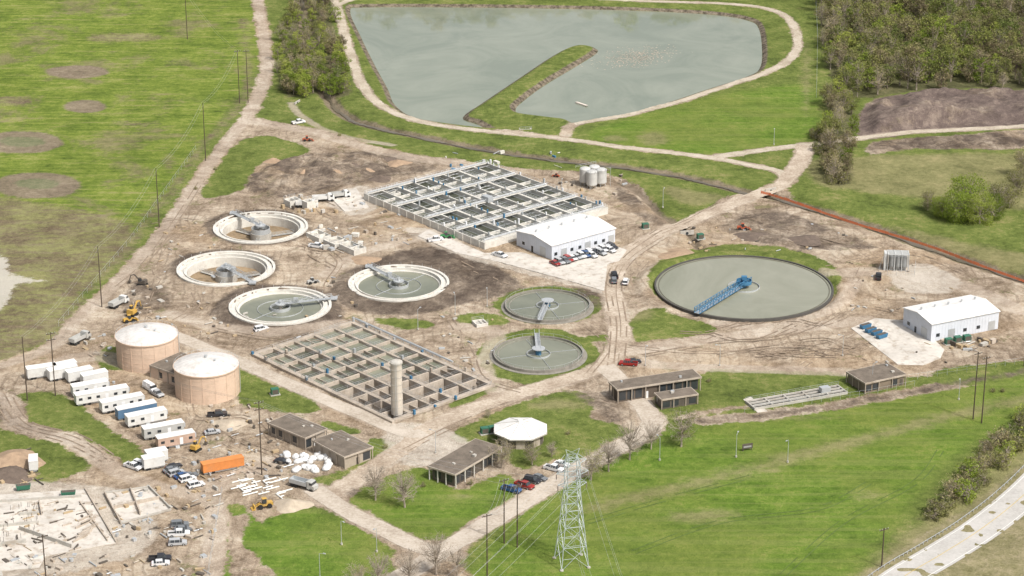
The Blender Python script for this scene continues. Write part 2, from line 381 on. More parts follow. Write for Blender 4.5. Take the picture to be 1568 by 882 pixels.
grass=m.ramp(gsum,[(.36,(.05,.066,.02)),(.45,(.095,.125,.03)),(.53,(.15,.185,.048)),(.62,(.26,.24,.10))])
lushc=m.ramp(gsum,[(.36,(.045,.078,.014)),(.44,(.08,.138,.02)),(.53,(.125,.195,.03)),(.63,(.22,.235,.07))])
lushc=m.mix(m.thr(big,.40,.60,0,.6),lushc,m.ramp(gsum,[(.38,(.11,.155,.03)),(.6,(.21,.235,.06))]))
# mowing passes
mw=m.n('ShaderNodeMapping'); m.set(mw.inputs[0],m.pos); mw.inputs['Rotation'].default_value=(0,0,math.radians(-22)); mw.inputs['Scale'].default_value=(.012,.30,1)
mow=m.noise(1,3,.7,vec=mw.outputs[0],dist=.3)
lushc=m.mix(m.thr(mow,.46,.62,0,.38),lushc,(.20,.225,.07))
c=m.mix(mask('z_lush',6,8),grass,lushc)
mp=m.n('ShaderNodeMapping'); m.set(mp.inputs[0],m.pos); mp.inputs['Rotation'].default_value=(0,0,math.radians(8)); mp.inputs['Scale'].default_value=(.03,.35,1)
rows=m.noise(1,4,.75,vec=mp.outputs[0])
fs=m.math('ADD',m.math('MULTIPLY',rows,.3),m.math('MULTIPLY',gsum,.7))
fieldc=m.ramp(fs,[(.38,(.05,.075,.018)),(.45,(.10,.145,.025)),(.52,(.17,.22,.04)),(.60,(.29,.29,.10))])
fieldc=m.mix(m.thr(m.noise(.028,7,.75,dist=.4),.50,.64,0,.7),fieldc,m.ramp(gsum,[(.36,(.12,.10,.055)),(.6,(.25,.21,.13))]))
fieldc=m.mix(m.thr(rows,.56,.68,0,.55),fieldc,(.21,.18,.10))
c=m.mix(mask('z_field',3,3),c,fieldc)
c=m.mix(m.math('MULTIPLY',mask('z_dry',12,6),.6),c,m.ramp(gsum,[(.36,(.14,.13,.06)),(.6,(.33,.28,.16))]))
mudc=m.ramp(gsum,[(.38,(.10,.077,.05)),(.48,(.18,.138,.095)),(.58,(.30,.24,.175))])
c=m.mix(m.math('MULTIPLY',mask('z_mud',17,6),m.thr(fs,.57,.43,.35,.95)),c,mudc)
c=m.mix(m.math('MULTIPLY',mask('z_disc',5,2.5),.9),c,m.ramp(gsum,[(.38,(.13,.10,.075)),(.5,(.21,.165,.125)),(.6,(.29,.235,.18))]))
c=m.mix(m.math('MULTIPLY',mask('z_ring',8,3),.75),c,m.ramp(gsum,[(.35,(.09,.12,.05)),(.6,(.20,.21,.12))]))
c=m.mix(m.math('MULTIPLY',mask('z_wet',11,2),.85),c,(.50,.47,.41))
c=m.mix(m.math('MULTIPLY',mask('z_verge',5,3),.85),c,m.ramp(gsum,[(.37,(.13,.12,.055)),(.46,(.21,.19,.10)),(.58,(.33,.28,.18))]))
dsum=m.math('ADD',m.math('MULTIPLY',m.noise(.055,6,.75,dist=1.0),.55),m.math('ADD',m.math('MULTIPLY',fine,.25),m.math('MULTIPLY',vf,.2)))
dirtc=m.ramp(dsum,[(.39,(.13,.098,.068)),(.455,(.245,.19,.138)),(.52,(.37,.30,.225)),(.585,(.50,.43,.34))])
wv=m.n('ShaderNodeTexWave',wave_type='BANDS'); m.set(wv.inputs['Vector'],m.pos)
wv.inputs['Scale'].default_value=.10; wv.inputs['Distortion'].default_value=16; wv.inputs['Detail'].default_value=3; wv.inputs['Detail Scale'].default_value=.3
trk=m.math('MULTIPLY',m.thr(wv.outputs['Fac'],.80,.95),m.thr(med,.42,.55))
dirtc=m.mix(m.math('MULTIPLY',trk,.4),dirtc,(.16,.12,.085))
dirtc=m.mix(m.thr(m.noise(.022,3,.6),.48,.66,0,.5),dirtc,m.ramp(dsum,[(.4,(.22,.15,.09)),(.56,(.45,.335,.215))]))
dirtc=m.mix(m.thr(m.noise(.09,6,.8),.57,.65,0,.7),dirtc,m.ramp(gsum,[(.4,(.09,.105,.035)),(.6,(.20,.19,.09))]))
dm_=m.math('MULTIPLY',mask('z_dirt',7,1.2),m.thr(m.attr('z_verge'),-1,1,1,0)); c=m.mix(dm_,c,dirtc)
darkc=m.ramp(dsum,[(.38,(.062,.047,.037)),(.47,(.105,.082,.065)),(.55,(.165,.132,.103)),(.63,(.30,.24,.185))])
brk=m.thr(m.noise(.07,6,.75,dist=.6),.42,.58,1.0,.35)
c=m.mix(m.math('MULTIPLY',mask('z_dark',9,3),brk),c,darkc)
c=m.mix(m.math('MULTIPLY',mask('z_tankdark',6,3),m.thr(med,.44,.62,.95,.55)),c,darkc)
c=m.mix(m.math('MULTIPLY',mask('z_mound',4,2),m.thr(med,.50,.66,1,.4)),c,m.ramp(dsum,[(.40,(.085,.065,.058)),(.5,(.145,.112,.098)),(.6,(.25,.20,.165))]))
roadc=m.ramp(dsum,[(.39,(.29,.23,.175)),(.5,(.42,.35,.28)),(.59,(.52,.455,.38))])
c=m.mix(m.math('MULTIPLY',mask('z_road',3.0,1.6),.68),c,roadc)
c=m.mix(m.math('MULTIPLY',mask('z_conc',6,2),.78),c,m.ramp(dsum,[(.39,(.33,.28,.225)),(.5,(.48,.43,.365)),(.60,(.58,.535,.47))]))
c=m.mix(m.math('MULTIPLY',mask('z_litter',8,3),.85),c,m.ramp(gsum,[(.38,(.055,.05,.03)),(.5,(.10,.095,.05)),(.6,(.16,.14,.085))]))
rock=m.ramp(fine,[(.38,(.07,.058,.042)),(.62,(.24,.20,.15))])
pb=m.thr(m.math('ABSOLUTE',m.math('ADD',m.attr('z_pond'),m.math('ADD',m.math('MULTIPLY',e2,1.8),.2))),1.7,.8)
c=m.mix(pb,c,rock)
c=m.mix(m.math('MULTIPLY',mask('z_chan',4.0,1.6,.2),.9),c,m.ramp(gsum,[(.40,(.10,.08,.055)),(.58,(.25,.20,.15))]))
c=m.mix(m.thr(big,.35,.65,0,.35),c,m.mix(1,c,(.70,.69,.68),'MULTIPLY'))
hb=m.math('ADD',fine,m.math('MULTIPLY',vf,.6))
m.bsdf(c,.95,bump=hb,bstr=.8,bdist=.7,spec=.08)
me.materials.append(m.mat)
go=bpy.data.objects.new('ground',me); S.collection.objects.link(go)
# ------------------------------------------------------------------ roads
def roadmat(name,a,b,d):
    m=NT(name); s=m.math('ADD',m.math('MULTIPLY',m.noise(.10,6,.75),.6),m.math('MULTIPLY',m.noise(1.2,3,.7),.4))
    m.bsdf(m.ramp(s,[(.40,a),(.5,b),(.60,d)]),.95,spec=.08,bump=m.noise(1.5,2),bstr=.3); return m.mat
gr=roadmat('gravel_surface',(.31,.265,.20),(.42,.365,.29),(.50,.445,.37))
dr=roadmat('dirt_track_surface',(.28,.22,.165),(.39,.325,.255),(.51,.44,.36))
cr=roadmat('pavement_surface',(.33,.28,.225),(.43,.375,.31),(.50,.445,.38))
hw=roadmat('highway_surface',(.37,.355,.33),(.43,.415,.39),(.48,.46,.435))
zc=[.03]
def ribbon(name,pts,w,mat,rag=.35,z=None,parent=None,world=False):
    pp=np.array(pts if world else W(smooth(pts,False,8)))
    seg=np.hypot(*np.diff(pp,axis=0).T); s=np.concatenate([[0],np.cumsum(seg)]); n=max(4,int(s[-1]/1.2))
    t=np.linspace(0,s[-1],n); x=np.interp(t,s,pp[:,0]);y=np.interp(t,s,pp[:,1])
    dx=np.gradient(x);dy=np.gradient(y);l=np.hypot(dx,dy)+1e-9;nxx=-dy/l;nyy=dx/l
    wl=w/2+rag*(rng.random(n)-.5)*1.6+rag*np.sin(t*.23); wr=w/2+rag*(rng.random(n)-.5)*1.6+rag*np.sin(t*.31+1)
    if z is None: zc[0]+=.006; z=zc[0]
    vs=[]; fs=[]
    for i in range(n): vs+=[(x[i]+nxx[i]*wl[i],y[i]+nyy[i]*wl[i],z),(x[i]-nxx[i]*wr[i],y[i]-nyy[i]*wr[i],z)]
    for i in range(n-1): fs.append((2*i,2*i+1,2*i+3,2*i+2))
    b=MB(); b.add(vs,fs); return b.obj(name,mat,parent=parent)
for p,w,k in ROADS:
    ribbon({'g':'gravel_road','d':'dirt_road','c':'plant_road'}[k],p,w,{'g':gr,'d':dr,'c':cr}[k],.4 if k!='c' else .15)
HWY=[(1250,985),(1370,893),(1440,850),(1500,812),(1560,765),(1620,705),(1700,610)]
ribbon('highway',HWY,10.5,hw,.02)
hp=W(smooth(HWY,False,10))
def offs(pp,d):
    o=[]
    for i,p in enumerate(pp):
        a=pp[max(0,i-1)];c_=pp[min(len(pp)-1,i+1)];dx,dy=c_[0]-a[0],c_[1]-a[1];l=math.hypot(dx,dy)
        o.append((p[0]-dy/l*d,p[1]+dx/l*d))
    return o
wp=simple('white_line',(.66,.66,.63),.7)
ribbon('road_edge_line',offs(hp,4.4),.18,wp,0,.12,world=True); ribbon('road_edge_line',offs(hp,-4.4),.18,wp,0,.12,world=True)
ribbon('road_centre_line',hp,.18,simple('yellow_line',(.5,.37,.1),.7),0,.125,world=True)
rl=offs(hp,6.6); gd=MB()
for i in range(len(rl)-1):
    gd.tube((*rl[i],.7),(*rl[i+1],.7),.09); gd.box(rl[i][0],rl[i][1],0,.2,.2,.8)
gd.obj('guardrail',galv)
dk=simple('rut_soil',(.24,.185,.135),.95,var=.4,scale=.15); b=MB()
TR=[[(1075,520),(1150,490),(1230,480),(1300,440),(1320,410)],[(960,530),(1080,540),(1250,530),(1330,500)],[(1230,560),(1290,520),(1370,470)],[(1100,480),(1000,460),(970,430),(990,400)],
 [(250,500),(300,470),(290,440),(240,420),(250,380),(310,330)],[(480,370),(520,400),(500,440),(520,480)],[(470,300),(500,330),(560,350),(640,360)],[(400,250),(480,250),(560,250),(620,262)],
 [(440,265),(520,245),(600,240)],[(560,255),(540,280),(500,300)],[(690,490),(720,540),(740,580),(800,600)],[(900,500),(930,530),(900,575)],[(930,440),(900,420),(840,410),(700,380)],[(951,560),(955,500),(948,440),(965,400),(1020,362)],
 [(935,560),(940,500),(932,440),(950,395),(1010,352)],[(0,620),(30,655),(100,675),(160,705)],[(10,600),(45,648),(120,668),(180,705)],[(1200,420),(1290,400),(1330,390)],[(1300,400),(1400,390),(1500,430)],[(1380,480),(1310,470),(1250,500)],
 [(290,590),(300,640),(380,640),(430,690)],[(330,650),(380,680),(430,700)],[(620,690),(700,650),(800,610)],[(1150,340),(1230,360),(1330,385)],[(1120,300),(1060,335),(1000,362)],[(260,400),(230,450),(215,500)],[(520,340),(470,380),(510,410)],[(500,520),(420,520),(330,505)],
 [(1100,545),(1200,530),(1300,540),(1370,570)],[(985,545),(1100,525),(1200,515),(1290,480)],[(700,400),(760,430),(800,445)],[(310,275),(275,330),(225,400),(180,440)]]
for t in range(14):
    u=random.choice([random.uniform(1000,1400),random.uniform(220,500)]); v=random.uniform(300,400) if u<600 else random.uniform(485,550)
    a=random.uniform(-.5,.5); TR.append([(u,v),(u+40,v+25*a),(u+80,v+20*a+random.uniform(-12,12)),(u+130,v+random.uniform(-20,20))])
GT=[[(1200,880),(1290,800),(1400,740),(1440,690)],[(960,850),(1100,800),(1250,780),(1330,740)],[(900,800),(1000,770),(1150,730)]]
def ruts(name,lst,mat,skip,wmin=.15,wmax=.26):
    b=MB()
    for i,t in enumerate(lst):
        pp=W(smooth(t,False,8))
        for k,d in enumerate((-.95,.95)):
            qq=offs(pp,d); w=random.uniform(wmin,wmax)
            L1=offs(qq,w);R1=offs(qq,-w); z=.085+.0012*(2*i+k)
            for j in range(len(qq)-1):
                if random.random()<skip: continue
                b.add([(*L1[j],z),(*R1[j],z),(*R1[j+1],z),(*L1[j+1],z)],[(0,1,2,3)])
    b.obj(name,mat)
ruts('tyre_tracks',TR,dk,.22); ruts('lawn_wheel_tracks',GT,simple('pressed_grass',(.085,.125,.03),.95,var=.4,scale=.2),.15,.12,.2)
# ------------------------------------------------------------------ water bodies
b=MB(); b.prism(W([(500,-8),(1200,-8),(1215,70),(1190,110),(1100,150),(960,192),(860,203),(700,203),(600,190),(560,130)]),-1.6,-1.25); b.obj('pond_water',w_pond)
ribbon('creek_water',CH,1.8,w_creek,.5,-1.22)
b=MB()
for i in range(600):
    u=975+random.gauss(0,28); v=88+random.gauss(0,7)+ (u-970)*-.12
    p=P(u,v,-1.24); s_=random.uniform(.12,.5); a=random.random()*3
    b.box(p.x,p.y,-1.26,s_*2,s_,.04,rz=a)
b.obj('floating_debris',simple('driftwood',(.36,.30,.24),.9,var=.3))
p=P(890,160,-1.2); b=MB(); b.side([(-3.5,.5),(-3,0),(3,0),(4,.6)],-.6,.6); b.box(0,0,.5,5.5,1.0,.1,0); b.obj('rowing_boat',simple('boat_paint',(.62,.55,.48),.5),(p.x,p.y,-1.3),-.9)
# ------------------------------------------------------------------ clarifiers
def bridge(b,p,q,w=1.5,h=1.5,z=1.6,r=.07,m=0,deck=1):
    p=Vector((p[0],p[1],0));q=Vector((q[0],q[1],0));d=(q-p);L=d.length;d/=L;n=Vector((-d.y,d.x,0)); k=max(3,int(L/1.8))
    for s in (-1,1):
        o=n*(w/2*s)
        b.tube(p+o+Vector((0,0,z)),q+o+Vector((0,0,z)),r,m); b.tube(p+o+Vector((0,0,z+h)),q+o+Vector((0,0,z+h)),r,m)
        b.tube(p+o+Vector((0,0,z+h*.55)),q+o+Vector((0,0,z+h*.55)),r*.6,m)
        for i in range(k+1):
            a=p+d*(L*i/k)+o; b.tube(a+Vector((0,0,z)),a+Vector((0,0,z+h)),r*.8,m)
            if i<k:
                c2=p+d*(L*(i+1)/k)+o; b.tube(a+Vector((0,0,z+(h if i%2 else 0))),c2+Vector((0,0,z+(0 if i%2 else h))),r*.6,m)
    mid=(p+q)/2; b.box(mid.x,mid.y,z-.12,L,w*.9,.1,deck,math.atan2(d.y,d.x))
BR=[(372,334),(372,425),(499,459),(566,409)]
for (u,v,R,k),be in zip(CLAR,BR):
    x,y=P2(u,v,1.3); g=Group('clarifier_tank',(x,y,0)); 
    w=g.part('ring_wall',conc_new); w.ring(0,0,-4,1.3,R-1.1,R-.2,96); w.ring(0,0,-.4,.65,R-2.6,R-1.12,96)
    w=g.part('inner_launder',conc_new); w.ring(0,0,-4,1.1,R-3.0,R-2.62,96)
    w.ring(0,0,-4,.1,R-3.7,R-3.02,96)
    fl=g.part('basin_floor',brownfloor if k=='empty' else w_tank)
    if k=='empty': fl.cyl(0,0,-4,-3.2,R-3.5,n=72)
    else: fl.cyl(0,0,-1,-.15,R-2.8,n=72)
    m_=g.part('centre_mechanism',[galv,concrete])
    m_.ring(0,0,-.8,.9,3.2,3.35,32); m_.cyl(0,0,-3.2,1.6,.6,m=1,n=12); m_.cyl(0,0,1.6,2.0,1.8,n=16); m_.cyl(0,0,2.0,3,.5,n=10)
    if k=='empty':
        m_.ring(0,0,-3.2,-.8,3.5,3.8,32,1); m_.cyl(0,0,-3.2,-2.4,1.6,n=16,m=1)
        for a in range(3):
            an=a*2.1+.4; bridge(m_,(0,0),((R-5)*math.cos(an),(R-5)*math.sin(an)),1.2,1.0,-2.8,.06)
    else:
        for a in range(2):
            an=a*math.pi+.9; m_.tube((0,0,.05),((R-4)*math.cos(an),(R-4)*math.sin(an),.05),.12)
        m_.ring(0,0,-.2,.1,7.5,7.6,48)
    for a in range(28):
        an=a*2*math.pi/28; m_.tube((R*.985*math.cos(an),R*.985*math.sin(an),1.3),(R*.985*math.cos(an),R*.985*math.sin(an),2.3),.04)
    ex,ey=P2(*be,1.3); d=Vector((ex-x,ey-y)).normalized()*(R+.5)
    br=g.part('access_bridge',[galv,galv]); bridge(br,(0,0),(d.x,d.y),1.6,1.2,1.7); br.box(d.x*1.03,d.y*1.03,1.3,2.4,2.4,.5)
    br.box(d.x*.3,d.y*.3,1.8,1.4,1,1.4)
    g.done()
for (u,v,R,e) in ((838.5,466,14.2,(828,489)),(824.5,540,14.2,(822,514))):
    x,y=P2(u,v,1.0); g=Group('aeration_clarifier',(x,y,0))
    w=g.part('ring_wall',simple('weathered_concrete',(.23,.215,.185),.85,var=.3)); w.ring(0,0,-.5,1.0,R-.35,R,96); w.ring(0,0,-.5,.55,R-1.6,R-1.3,96)
    w.ring(0,0,-.1,.12,R,R+1.2,96)
    g.part('water',w_tank).cyl(0,0,-.3,.42,R-.33,n=72)
    m_=g.part('centre_mechanism',[galv,blue]); m_.ring(0,0,.2,.9,3.6,3.75,32); m_.cyl(0,0,.3,2.4,.9,n=14,m=1);m_.cyl(0,0,2.4,2.6,2.1,n=18)
    for a in range(4): m_.tube((0,0,.7),(R*.9*math.cos(a*1.57+.3),R*.9*math.sin(a*1.57+.3),.5),.07)
    for a in range(26):
        an=a*2*math.pi/26; p_=((R-.17)*math.cos(an),(R-.17)*math.sin(an)); m_.tube((*p_,1),(*p_,2.0),.035)
        an2=(a+1)*2*math.pi/26; m_.tube((*p_,2),((R-.17)*math.cos(an2),(R-.17)*math.sin(an2),2.0),.035)
    ex,ey=P2(*e,1.0); d=Vector((ex-x,ey-y)).normalized()*(R+1)
    bridge(g.part('access_bridge',[galv,galv]),(0,0),(d.x,d.y),1.5,1.2,1.5,.08); g.done()
x,y=P2(1139,438,1.0); R=30.2; g=Group('large_clarifier_tank',(x,y,0))
w=g.part('ring_wall',simple('dark_concrete',(.08,.075,.068),.8)); w.ring(0,0,-.5,1.0,R-.6,R,128); 
g.part('weir_ring',simple('stained_weir',(.12,.115,.085),.8)).ring(0,0,-.1,.72,R-1.6,R-1.3,128)
g.part('water',w_clar).cyl(0,0,-.3,.6,R-.55,n=128)
e=P(1067,482,1.0); d=Vector((e.x-x,e.y-y)).normalized(); st=d*(-3.5); en=d*(R+1.5)
br=g.part('access_bridge',[blue,galv]); bridge(br,(st.x,st.y),(en.x,en.y),1.9,1.8,1.6,.12)
m_=g.part('centre_mechanism',[galv,blue]); m_.cyl(0,0,.4,3.5,.7,n=16,m=1); m_.cyl(0,0,2,2.2,2.6,n=24,m=1); m_.ring(0,0,2.3,3.2,2.5,2.6,24,1);m_.ring(0,0,.5,1.1,5.2,5.35,40)
m_.box(0,0,3.4,1.8,1.4,1.2,1)
g.done()
# ------------------------------------------------------------------ north aeration basin
loc,rz,L,Wd=frame((557,296),(742,372),(938,320),2.5)
g=Group('aeration_basin',loc,rz)
w=g.part('outer_walls',conc_new); w.box(L/2,.25,-.2,L,.5,2.7); w.box(L/2,Wd-.25,-.2,L,.5,2.7); w.box(.25,Wd/2,-.2,.5,Wd-1.02,2.69); w.box(L-.25,Wd/2,-.2,.5,Wd-1.02,2.69)
for i in range(15): w.box(3+i*(L-6)/14,-.12,-.2,.35,.24,2.5)
wt=g.part('water',w_dark); wt.box(L/2,Wd/2,-.2,L-1.02,Wd-1.02,1.05)
iw=g.part('inner_walls',conc_new); nl=8
for i in range(1,nl):
    yy=Wd*i/nl; iw.box(L/2,yy,-.1,L-1.04,1.1 if i%2==0 else .5,2.57)
for fx in (0.02,.27,.52,.76,.98):
    iw.box(L*fx if .1<fx<.9 else (1.4 if fx<.1 else L-1.4),Wd/2,2.49,1.6,Wd-1.1,.12)
for fx in (.14,.39,.64,.88): iw.box(L*fx,Wd/2,-.1,.4,Wd-1.06,2.0)
rl=g.part('railings_and_pipes',[galv,white,blue])
def rail(b,p,q,z,m=0,r=.055,st=2.4):
    p=Vector(p);q=Vector(q);L_=(q-p).length;k=max(1,int(L_/st))
    for zz in (.55,1.1): b.tube((p.x,p.y,z+zz),(q.x,q.y,z+zz),r*.8,m)
    for i in range(k+1):
        a=p.lerp(q,i/k); b.tube((a.x,a.y,z),(a.x,a.y,z+1.1),r,m)
for i in range(nl+1):
    yy=min(max(Wd*i/nl,.2),Wd-.2)
    if i%2==0: 
        rail(rl,(0.3,yy-.45 if 0<i<nl else yy,0),(L-.3,yy-.45 if 0<i<nl else yy,0),2.5,1,.045)
        if 0<i<nl: rail(rl,(0.3,yy+.45,0),(L-.3,yy+.45,0),2.5,1,.045)
for fx in (0.02,.27,.52,.76,.98):
    xx=L*fx if .1<fx<.9 else (1.4 if fx<.1 else L-1.4)
    for s in (-.7,.7): rail(rl,(xx+s,.6,0),(xx+s,Wd-.6,0),2.6,1,.045)
    rl.tube((xx,1,3.0),(xx,Wd-1,3.0),.22,0,8)
for i in range(nl):
    yy=Wd*(i+.5)/nl
    for j in range(22):
        xx=2.5+j*(L-5)/21+random.uniform(-.3,.3)
        if random.random()<.38: rl.tube((xx,yy-Wd/nl*.45,1.7),(xx,yy+Wd/nl*.45,1.7),.08,random.choice([0,1,1]))
        if random.random()<.25: rl.box(xx,yy+Wd/nl*.4,2.55,.5,.4,random.uniform(.6,1.5),random.choice([0,1,2]))
    rl.tube((2,yy+1.2,1.9),(L-2,yy+1.2,1.9),.1,0,6)
for i in range(26): rl.box(random.uniform(1,L-1),Wd*random.randint(0,nl)/nl,2.6,.6,.5,random.uniform(.8,2),random.choice([0,1,2]))
rl.box(L*.52,Wd*.5,2.6,4,2.4,2.0,0)
g.done()
# ------------------------------------------------------------------ south (older) basin
loc,rz,L,Wd=SB; g=Group('treatment_basin',loc,rz)
w=g.part('outer_walls',conc_tan); w.box(L/2,.6,-4.5,L+.6,1.5,5.2); w.box(L/2,Wd-.6,-4.5,L+.6,1.5,5.2); w.box(.5,Wd/2,-4.5,1.6,Wd-2.7,5.18); w.box(L-.5,Wd/2,-4.5,1.6,Wd-2.7,5.18)
nl,nc=5,10
for i in range(1,nl): w.box(L/2,Wd*i/nl,-4.5,L-2.65,1.25 if i%2 else .8,5.15)
for j in range(1,nc): 
    for i in range(nl): w.box(L*j/nc,Wd*(i+.5)/nl,-4.5,.7,Wd/nl-1.3,5.12-(.25 if (i+j)%3==0 else 0))
cw=g.part('cell_water',w_dark); ct=g.part('cell_sludge',w_tank); cf=g.part('cell_floor',simple('cell_floor_dark',(.05,.045,.038),.7,var=.4,scale=.3))
for j in range(nc):
    for i in range(nl):
        cx=L*(j+.5)/nc;cy=Wd*(i+.5)/nl; empty=(j>=7) or (j==6 and i<3)
        if empty: cf.box(cx,cy,-4.4,L/nc-.6,Wd/nl-.7,.5+random.random()*.9)
        elif j<3 and i>1 or (i+j)%3==1: ct.box(cx,cy,-3,L/nc-.6,Wd/nl-.7,2.6+random.random()*.35)
        else: cw.box(cx,cy,-3,L/nc-.6,Wd/nl-.7,2.2+random.random()*.4)
        if random.random()<.4: w.box(cx,cy,-4,L/nc-.8,.25,4.3)
rl=g.part('railings_and_gear',[conc_tan,galv,blue])
for i in range(nl+1):
    yy=min(max(Wd*i/nl,.3),Wd-.3); rail(rl,(1,yy,0),(L-1,yy,0),.68,1,.045,3)
for j in range(nc+1): rail(rl,(min(max(L*j/nc,.5),L-.5),1.2,0),(min(max(L*j/nc,.5),L-.5),Wd-1.2,0),.6,1,.04,4)
for k in range(30): rl.box(L*random.randint(0,nc)/nc+.6,Wd*random.randint(0,nl)/nl,.65,.7,.6,random.uniform(.6,1.6),random.choice([0,1,1,2]))
rail(rl,(.2,Wd+2,0),(L*.6,Wd+2,0),0,1); rl.tube((.2,Wd+1.2,1.2),(L*.7,Wd+1.2,1.2),.3,1,8)
for k in range(12): rl.tube((3+k*3.6,Wd+1.2,0),(3+k*3.6,Wd+1.2,1.2),.15,1)
g.done()
p=P(608,633); g=Group('concrete_silo',(p.x,p.y,0)); s_=g.part('shaft',simple('silo_concrete',(.52,.47,.40),.8,var=.1,dirt=.2),True); s_.cyl(0,0,0,16.2,1.75,1.65,28,cap=False)
t=g.part('cap',concrete); t.cyl(0,0,16.2,16.7,1.95,n=28); t.dome(0,0,16.7,1.7,.5,24)
bn=g.part('hoops',concrete)
for k in range(1,7): bn.ring(0,0,k*2.4,k*2.4+.12,1.6,1.80,28)
l=g.part('ladder',galv); 
for s in(-.25,.25): l.tube((s,-1.9,0),(s,-1.9,17.5),.05)
for k in range(40): l.tube((-.25,-1.9,.4*k+.3),(.25,-1.9,.4*k+.3),.03)
g.done()
# ------------------------------------------------------------------ storage tanks
for (u,v,R) in ((227,553,9.6),(318,600,9.7)):
    p=P(u,v); g=Group('storage_tank',(p.x,p.y,0)); h=9.0
    w=g.part('tank_wall',salmon,True); w.cyl(0,0,0,h,R,n=64,cap=False)
    bd=g.part('stiffener_bands',salmon)
    for k in range(1,6): bd.ring(0,0,h*k/6,h*k/6+.1,R,R+.05,64)
    for k in range(16):
        a=k*math.pi/8; bd.box((R+.04)*math.cos(a),(R+.04)*math.sin(a),0,.12,.3,h,0,a)
    bd.ring(0,0,h-.2,h+.15,R-.1,R+.3,64)
    dm=g.part('dome_roof',simple('dome_white',(.60,.575,.545),.6,var=.16,dirt=.25),True)
    n=64; prof=[(R+.15,h+.12),(R*.9,h+.6),(R*.75,h+1.15),(R*.55,h+1.7),(R*.35,h+2.05),(R*.15,h+2.25)]
    vs=[(r_*math.cos(2*math.pi*i/n),r_*math.sin(2*math.pi*i/n),z_) for r_,z_ in prof for i in range(n)]+[(0,0,h+2.3)]
    fs=[(j*n+i,j*n+(i+1)%n,(j+1)*n+(i+1)%n,(j+1)*n+i) for j in range(5) for i in range(n)]+[(5*n+i,5*n+(i+1)%n,6*n) for i in range(n)]
    dm.add(vs,fs)
    ft=g.part('roof_fittings',galv); ft.cyl(0,0,h+2.1,h+3.1,.5,n=12); ft.cyl(3,-2,h+1.6,h+2.6,.35,n=10)
    for k in range(24):
        a=k*math.pi/12
        for q_ in range(5):
            r0,z0=prof[q_];r1,z1=prof[q_+1]; ft.tube((r0*math.cos(a),r0*math.sin(a),z0+.02),(r1*math.cos(a),r1*math.sin(a),z1+.02),.035)
    for s in(-.3,.3): ft.tube((R+.3,s,0),(R+.3,s,h+1),.05)
    for k in range(32):
        a=k*math.pi/16; a2=(k+1)*math.pi/16; ft.tube((R*math.cos(a),R*math.sin(a),h+.1),(R*math.cos(a),R*math.sin(a),h+1.1),.03); ft.tube((R*math.cos(a),R*math.sin(a),h+1.1),(R*math.cos(a2),R*math.sin(a2),h+1.1),.03)
    g.done()
# ------------------------------------------------------------------ buildings
def flat(name,A,B,C,h,wall,roof=brownroof,fasc=None,oh=.6,win=0.6,col=None):
    loc,rz,L,Wd=frame(A,B,C,h); g=Group(name,loc,rz); o=oh
    g.part('walls',wall).box(L/2,Wd/2,-.1,L-2*o,Wd-2*o,h-.4)
    b=g.part('roof',[fasc or conc_tan,roof])
    b.box(L/2,Wd/2,h-.5,L,Wd,.5,0); b.box(L/2,Wd/2,h-.02,L-.5,Wd-.5,.06,1)
    wn=g.part('windows',dark); dr_=g.part('doors',[darkwall,white])
    n=max(2,int((L-2*o)/2.4)); 
    for i in range(n):
        x=o+(L-2*o)*(i+.5)/n
        if random.random()<win: wn.box(x,o-.02,.5,(L-2*o)/n*.8,.08,h-1.6)
        elif random.random()<.5: dr_.box(x,o-.02,0,1.1,.08,2.2,random.choice([0,1]))
        wn.box(x,Wd-o+.02,1.0,(L-2*o)/n*.5,.08,1.2)
    n=max(2,int((Wd-2*o)/2.6))
    for i in range(n):
        y=o+(Wd-2*o)*(i+.5)/n
        if random.random()<win: wn.box(o-.02,y,.9,.08,(Wd-2*o)/n*.55,1.9); wn.box(L-o+.02,y,.9,.08,(Wd-2*o)/n*.55,1.6)
    co_=g.part('columns',col or tanwall)
    n=max(2,int(L/4))
    for i in range(n+1): co_.box(o*.5+ (L-o)*i/n,.22,0,.25,.25,h-.5)
    n=max(1,int(Wd/3.2))
    for i in range(1,n+1): co_.box(.22,o*.5+(Wd-o)*i/n,0,.25,.25,h-.5)
    rt=g.part('roof_vents',[galv,concrete])
    for k in range(max(2,int(L*Wd/70))): rt.box(random.uniform(1.5,L-1.5),random.uniform(1.2,Wd-1.2),h+.04,random.uniform(.4,1.1),random.uniform(.4,1.0),random.uniform(.3,.7),random.randint(0,1))
    g.done()
flat('service_building',(467,671),(502,656),(445,632),4,tanwall)
flat('service_building',(527,700),(572,684),(520,659),4,tanwall,win=.4)
flat('office_building',(697,727),(770,684),(735,667),4.2,darkwall,win=.9,oh=1.0,col=conc_new)
flat('pump_house',(945,597),(1075,577),(1065,564),4.5,simple('brown_wall',(.12,.095,.075),.8),oh=.8)
flat('pump_shed',(1013,612),(1070,603),(1060,592),3.4,darkwall,oh=.4)
flat('headworks_building',(1325,587),(1389,573),(1354,556),3.6,simple('brown_wall2',(.2,.16,.12),.8),oh=.5)
flat('tank_control_house',(270,573),(318,552),(286,534),4.2,salmon,oh=.3)
p=P(797,673); g=Group('octagonal_building',(p.x,p.y,0),.39)
g.part('walls',darkwall).cyl(0,0,0,3.1,7.0,n=8)
f_=g.part('wall_panels',conc_tan)
for k in range(8):
    a=(k+.5)*math.pi/4; f_.box(6.5*math.cos(a),6.5*math.sin(a),0,.3,2.6,3.0,0,a)
r_=g.part('roof',[roofw,concrete]); r_.cyl(0,0,3.1,3.5,8.3,8.3,8,1); r_.cyl(0,0,3.5,5.6,8.2,1.0,8,0); r_.cyl(0,0,5.6,6.1,.9,.7,8,0)
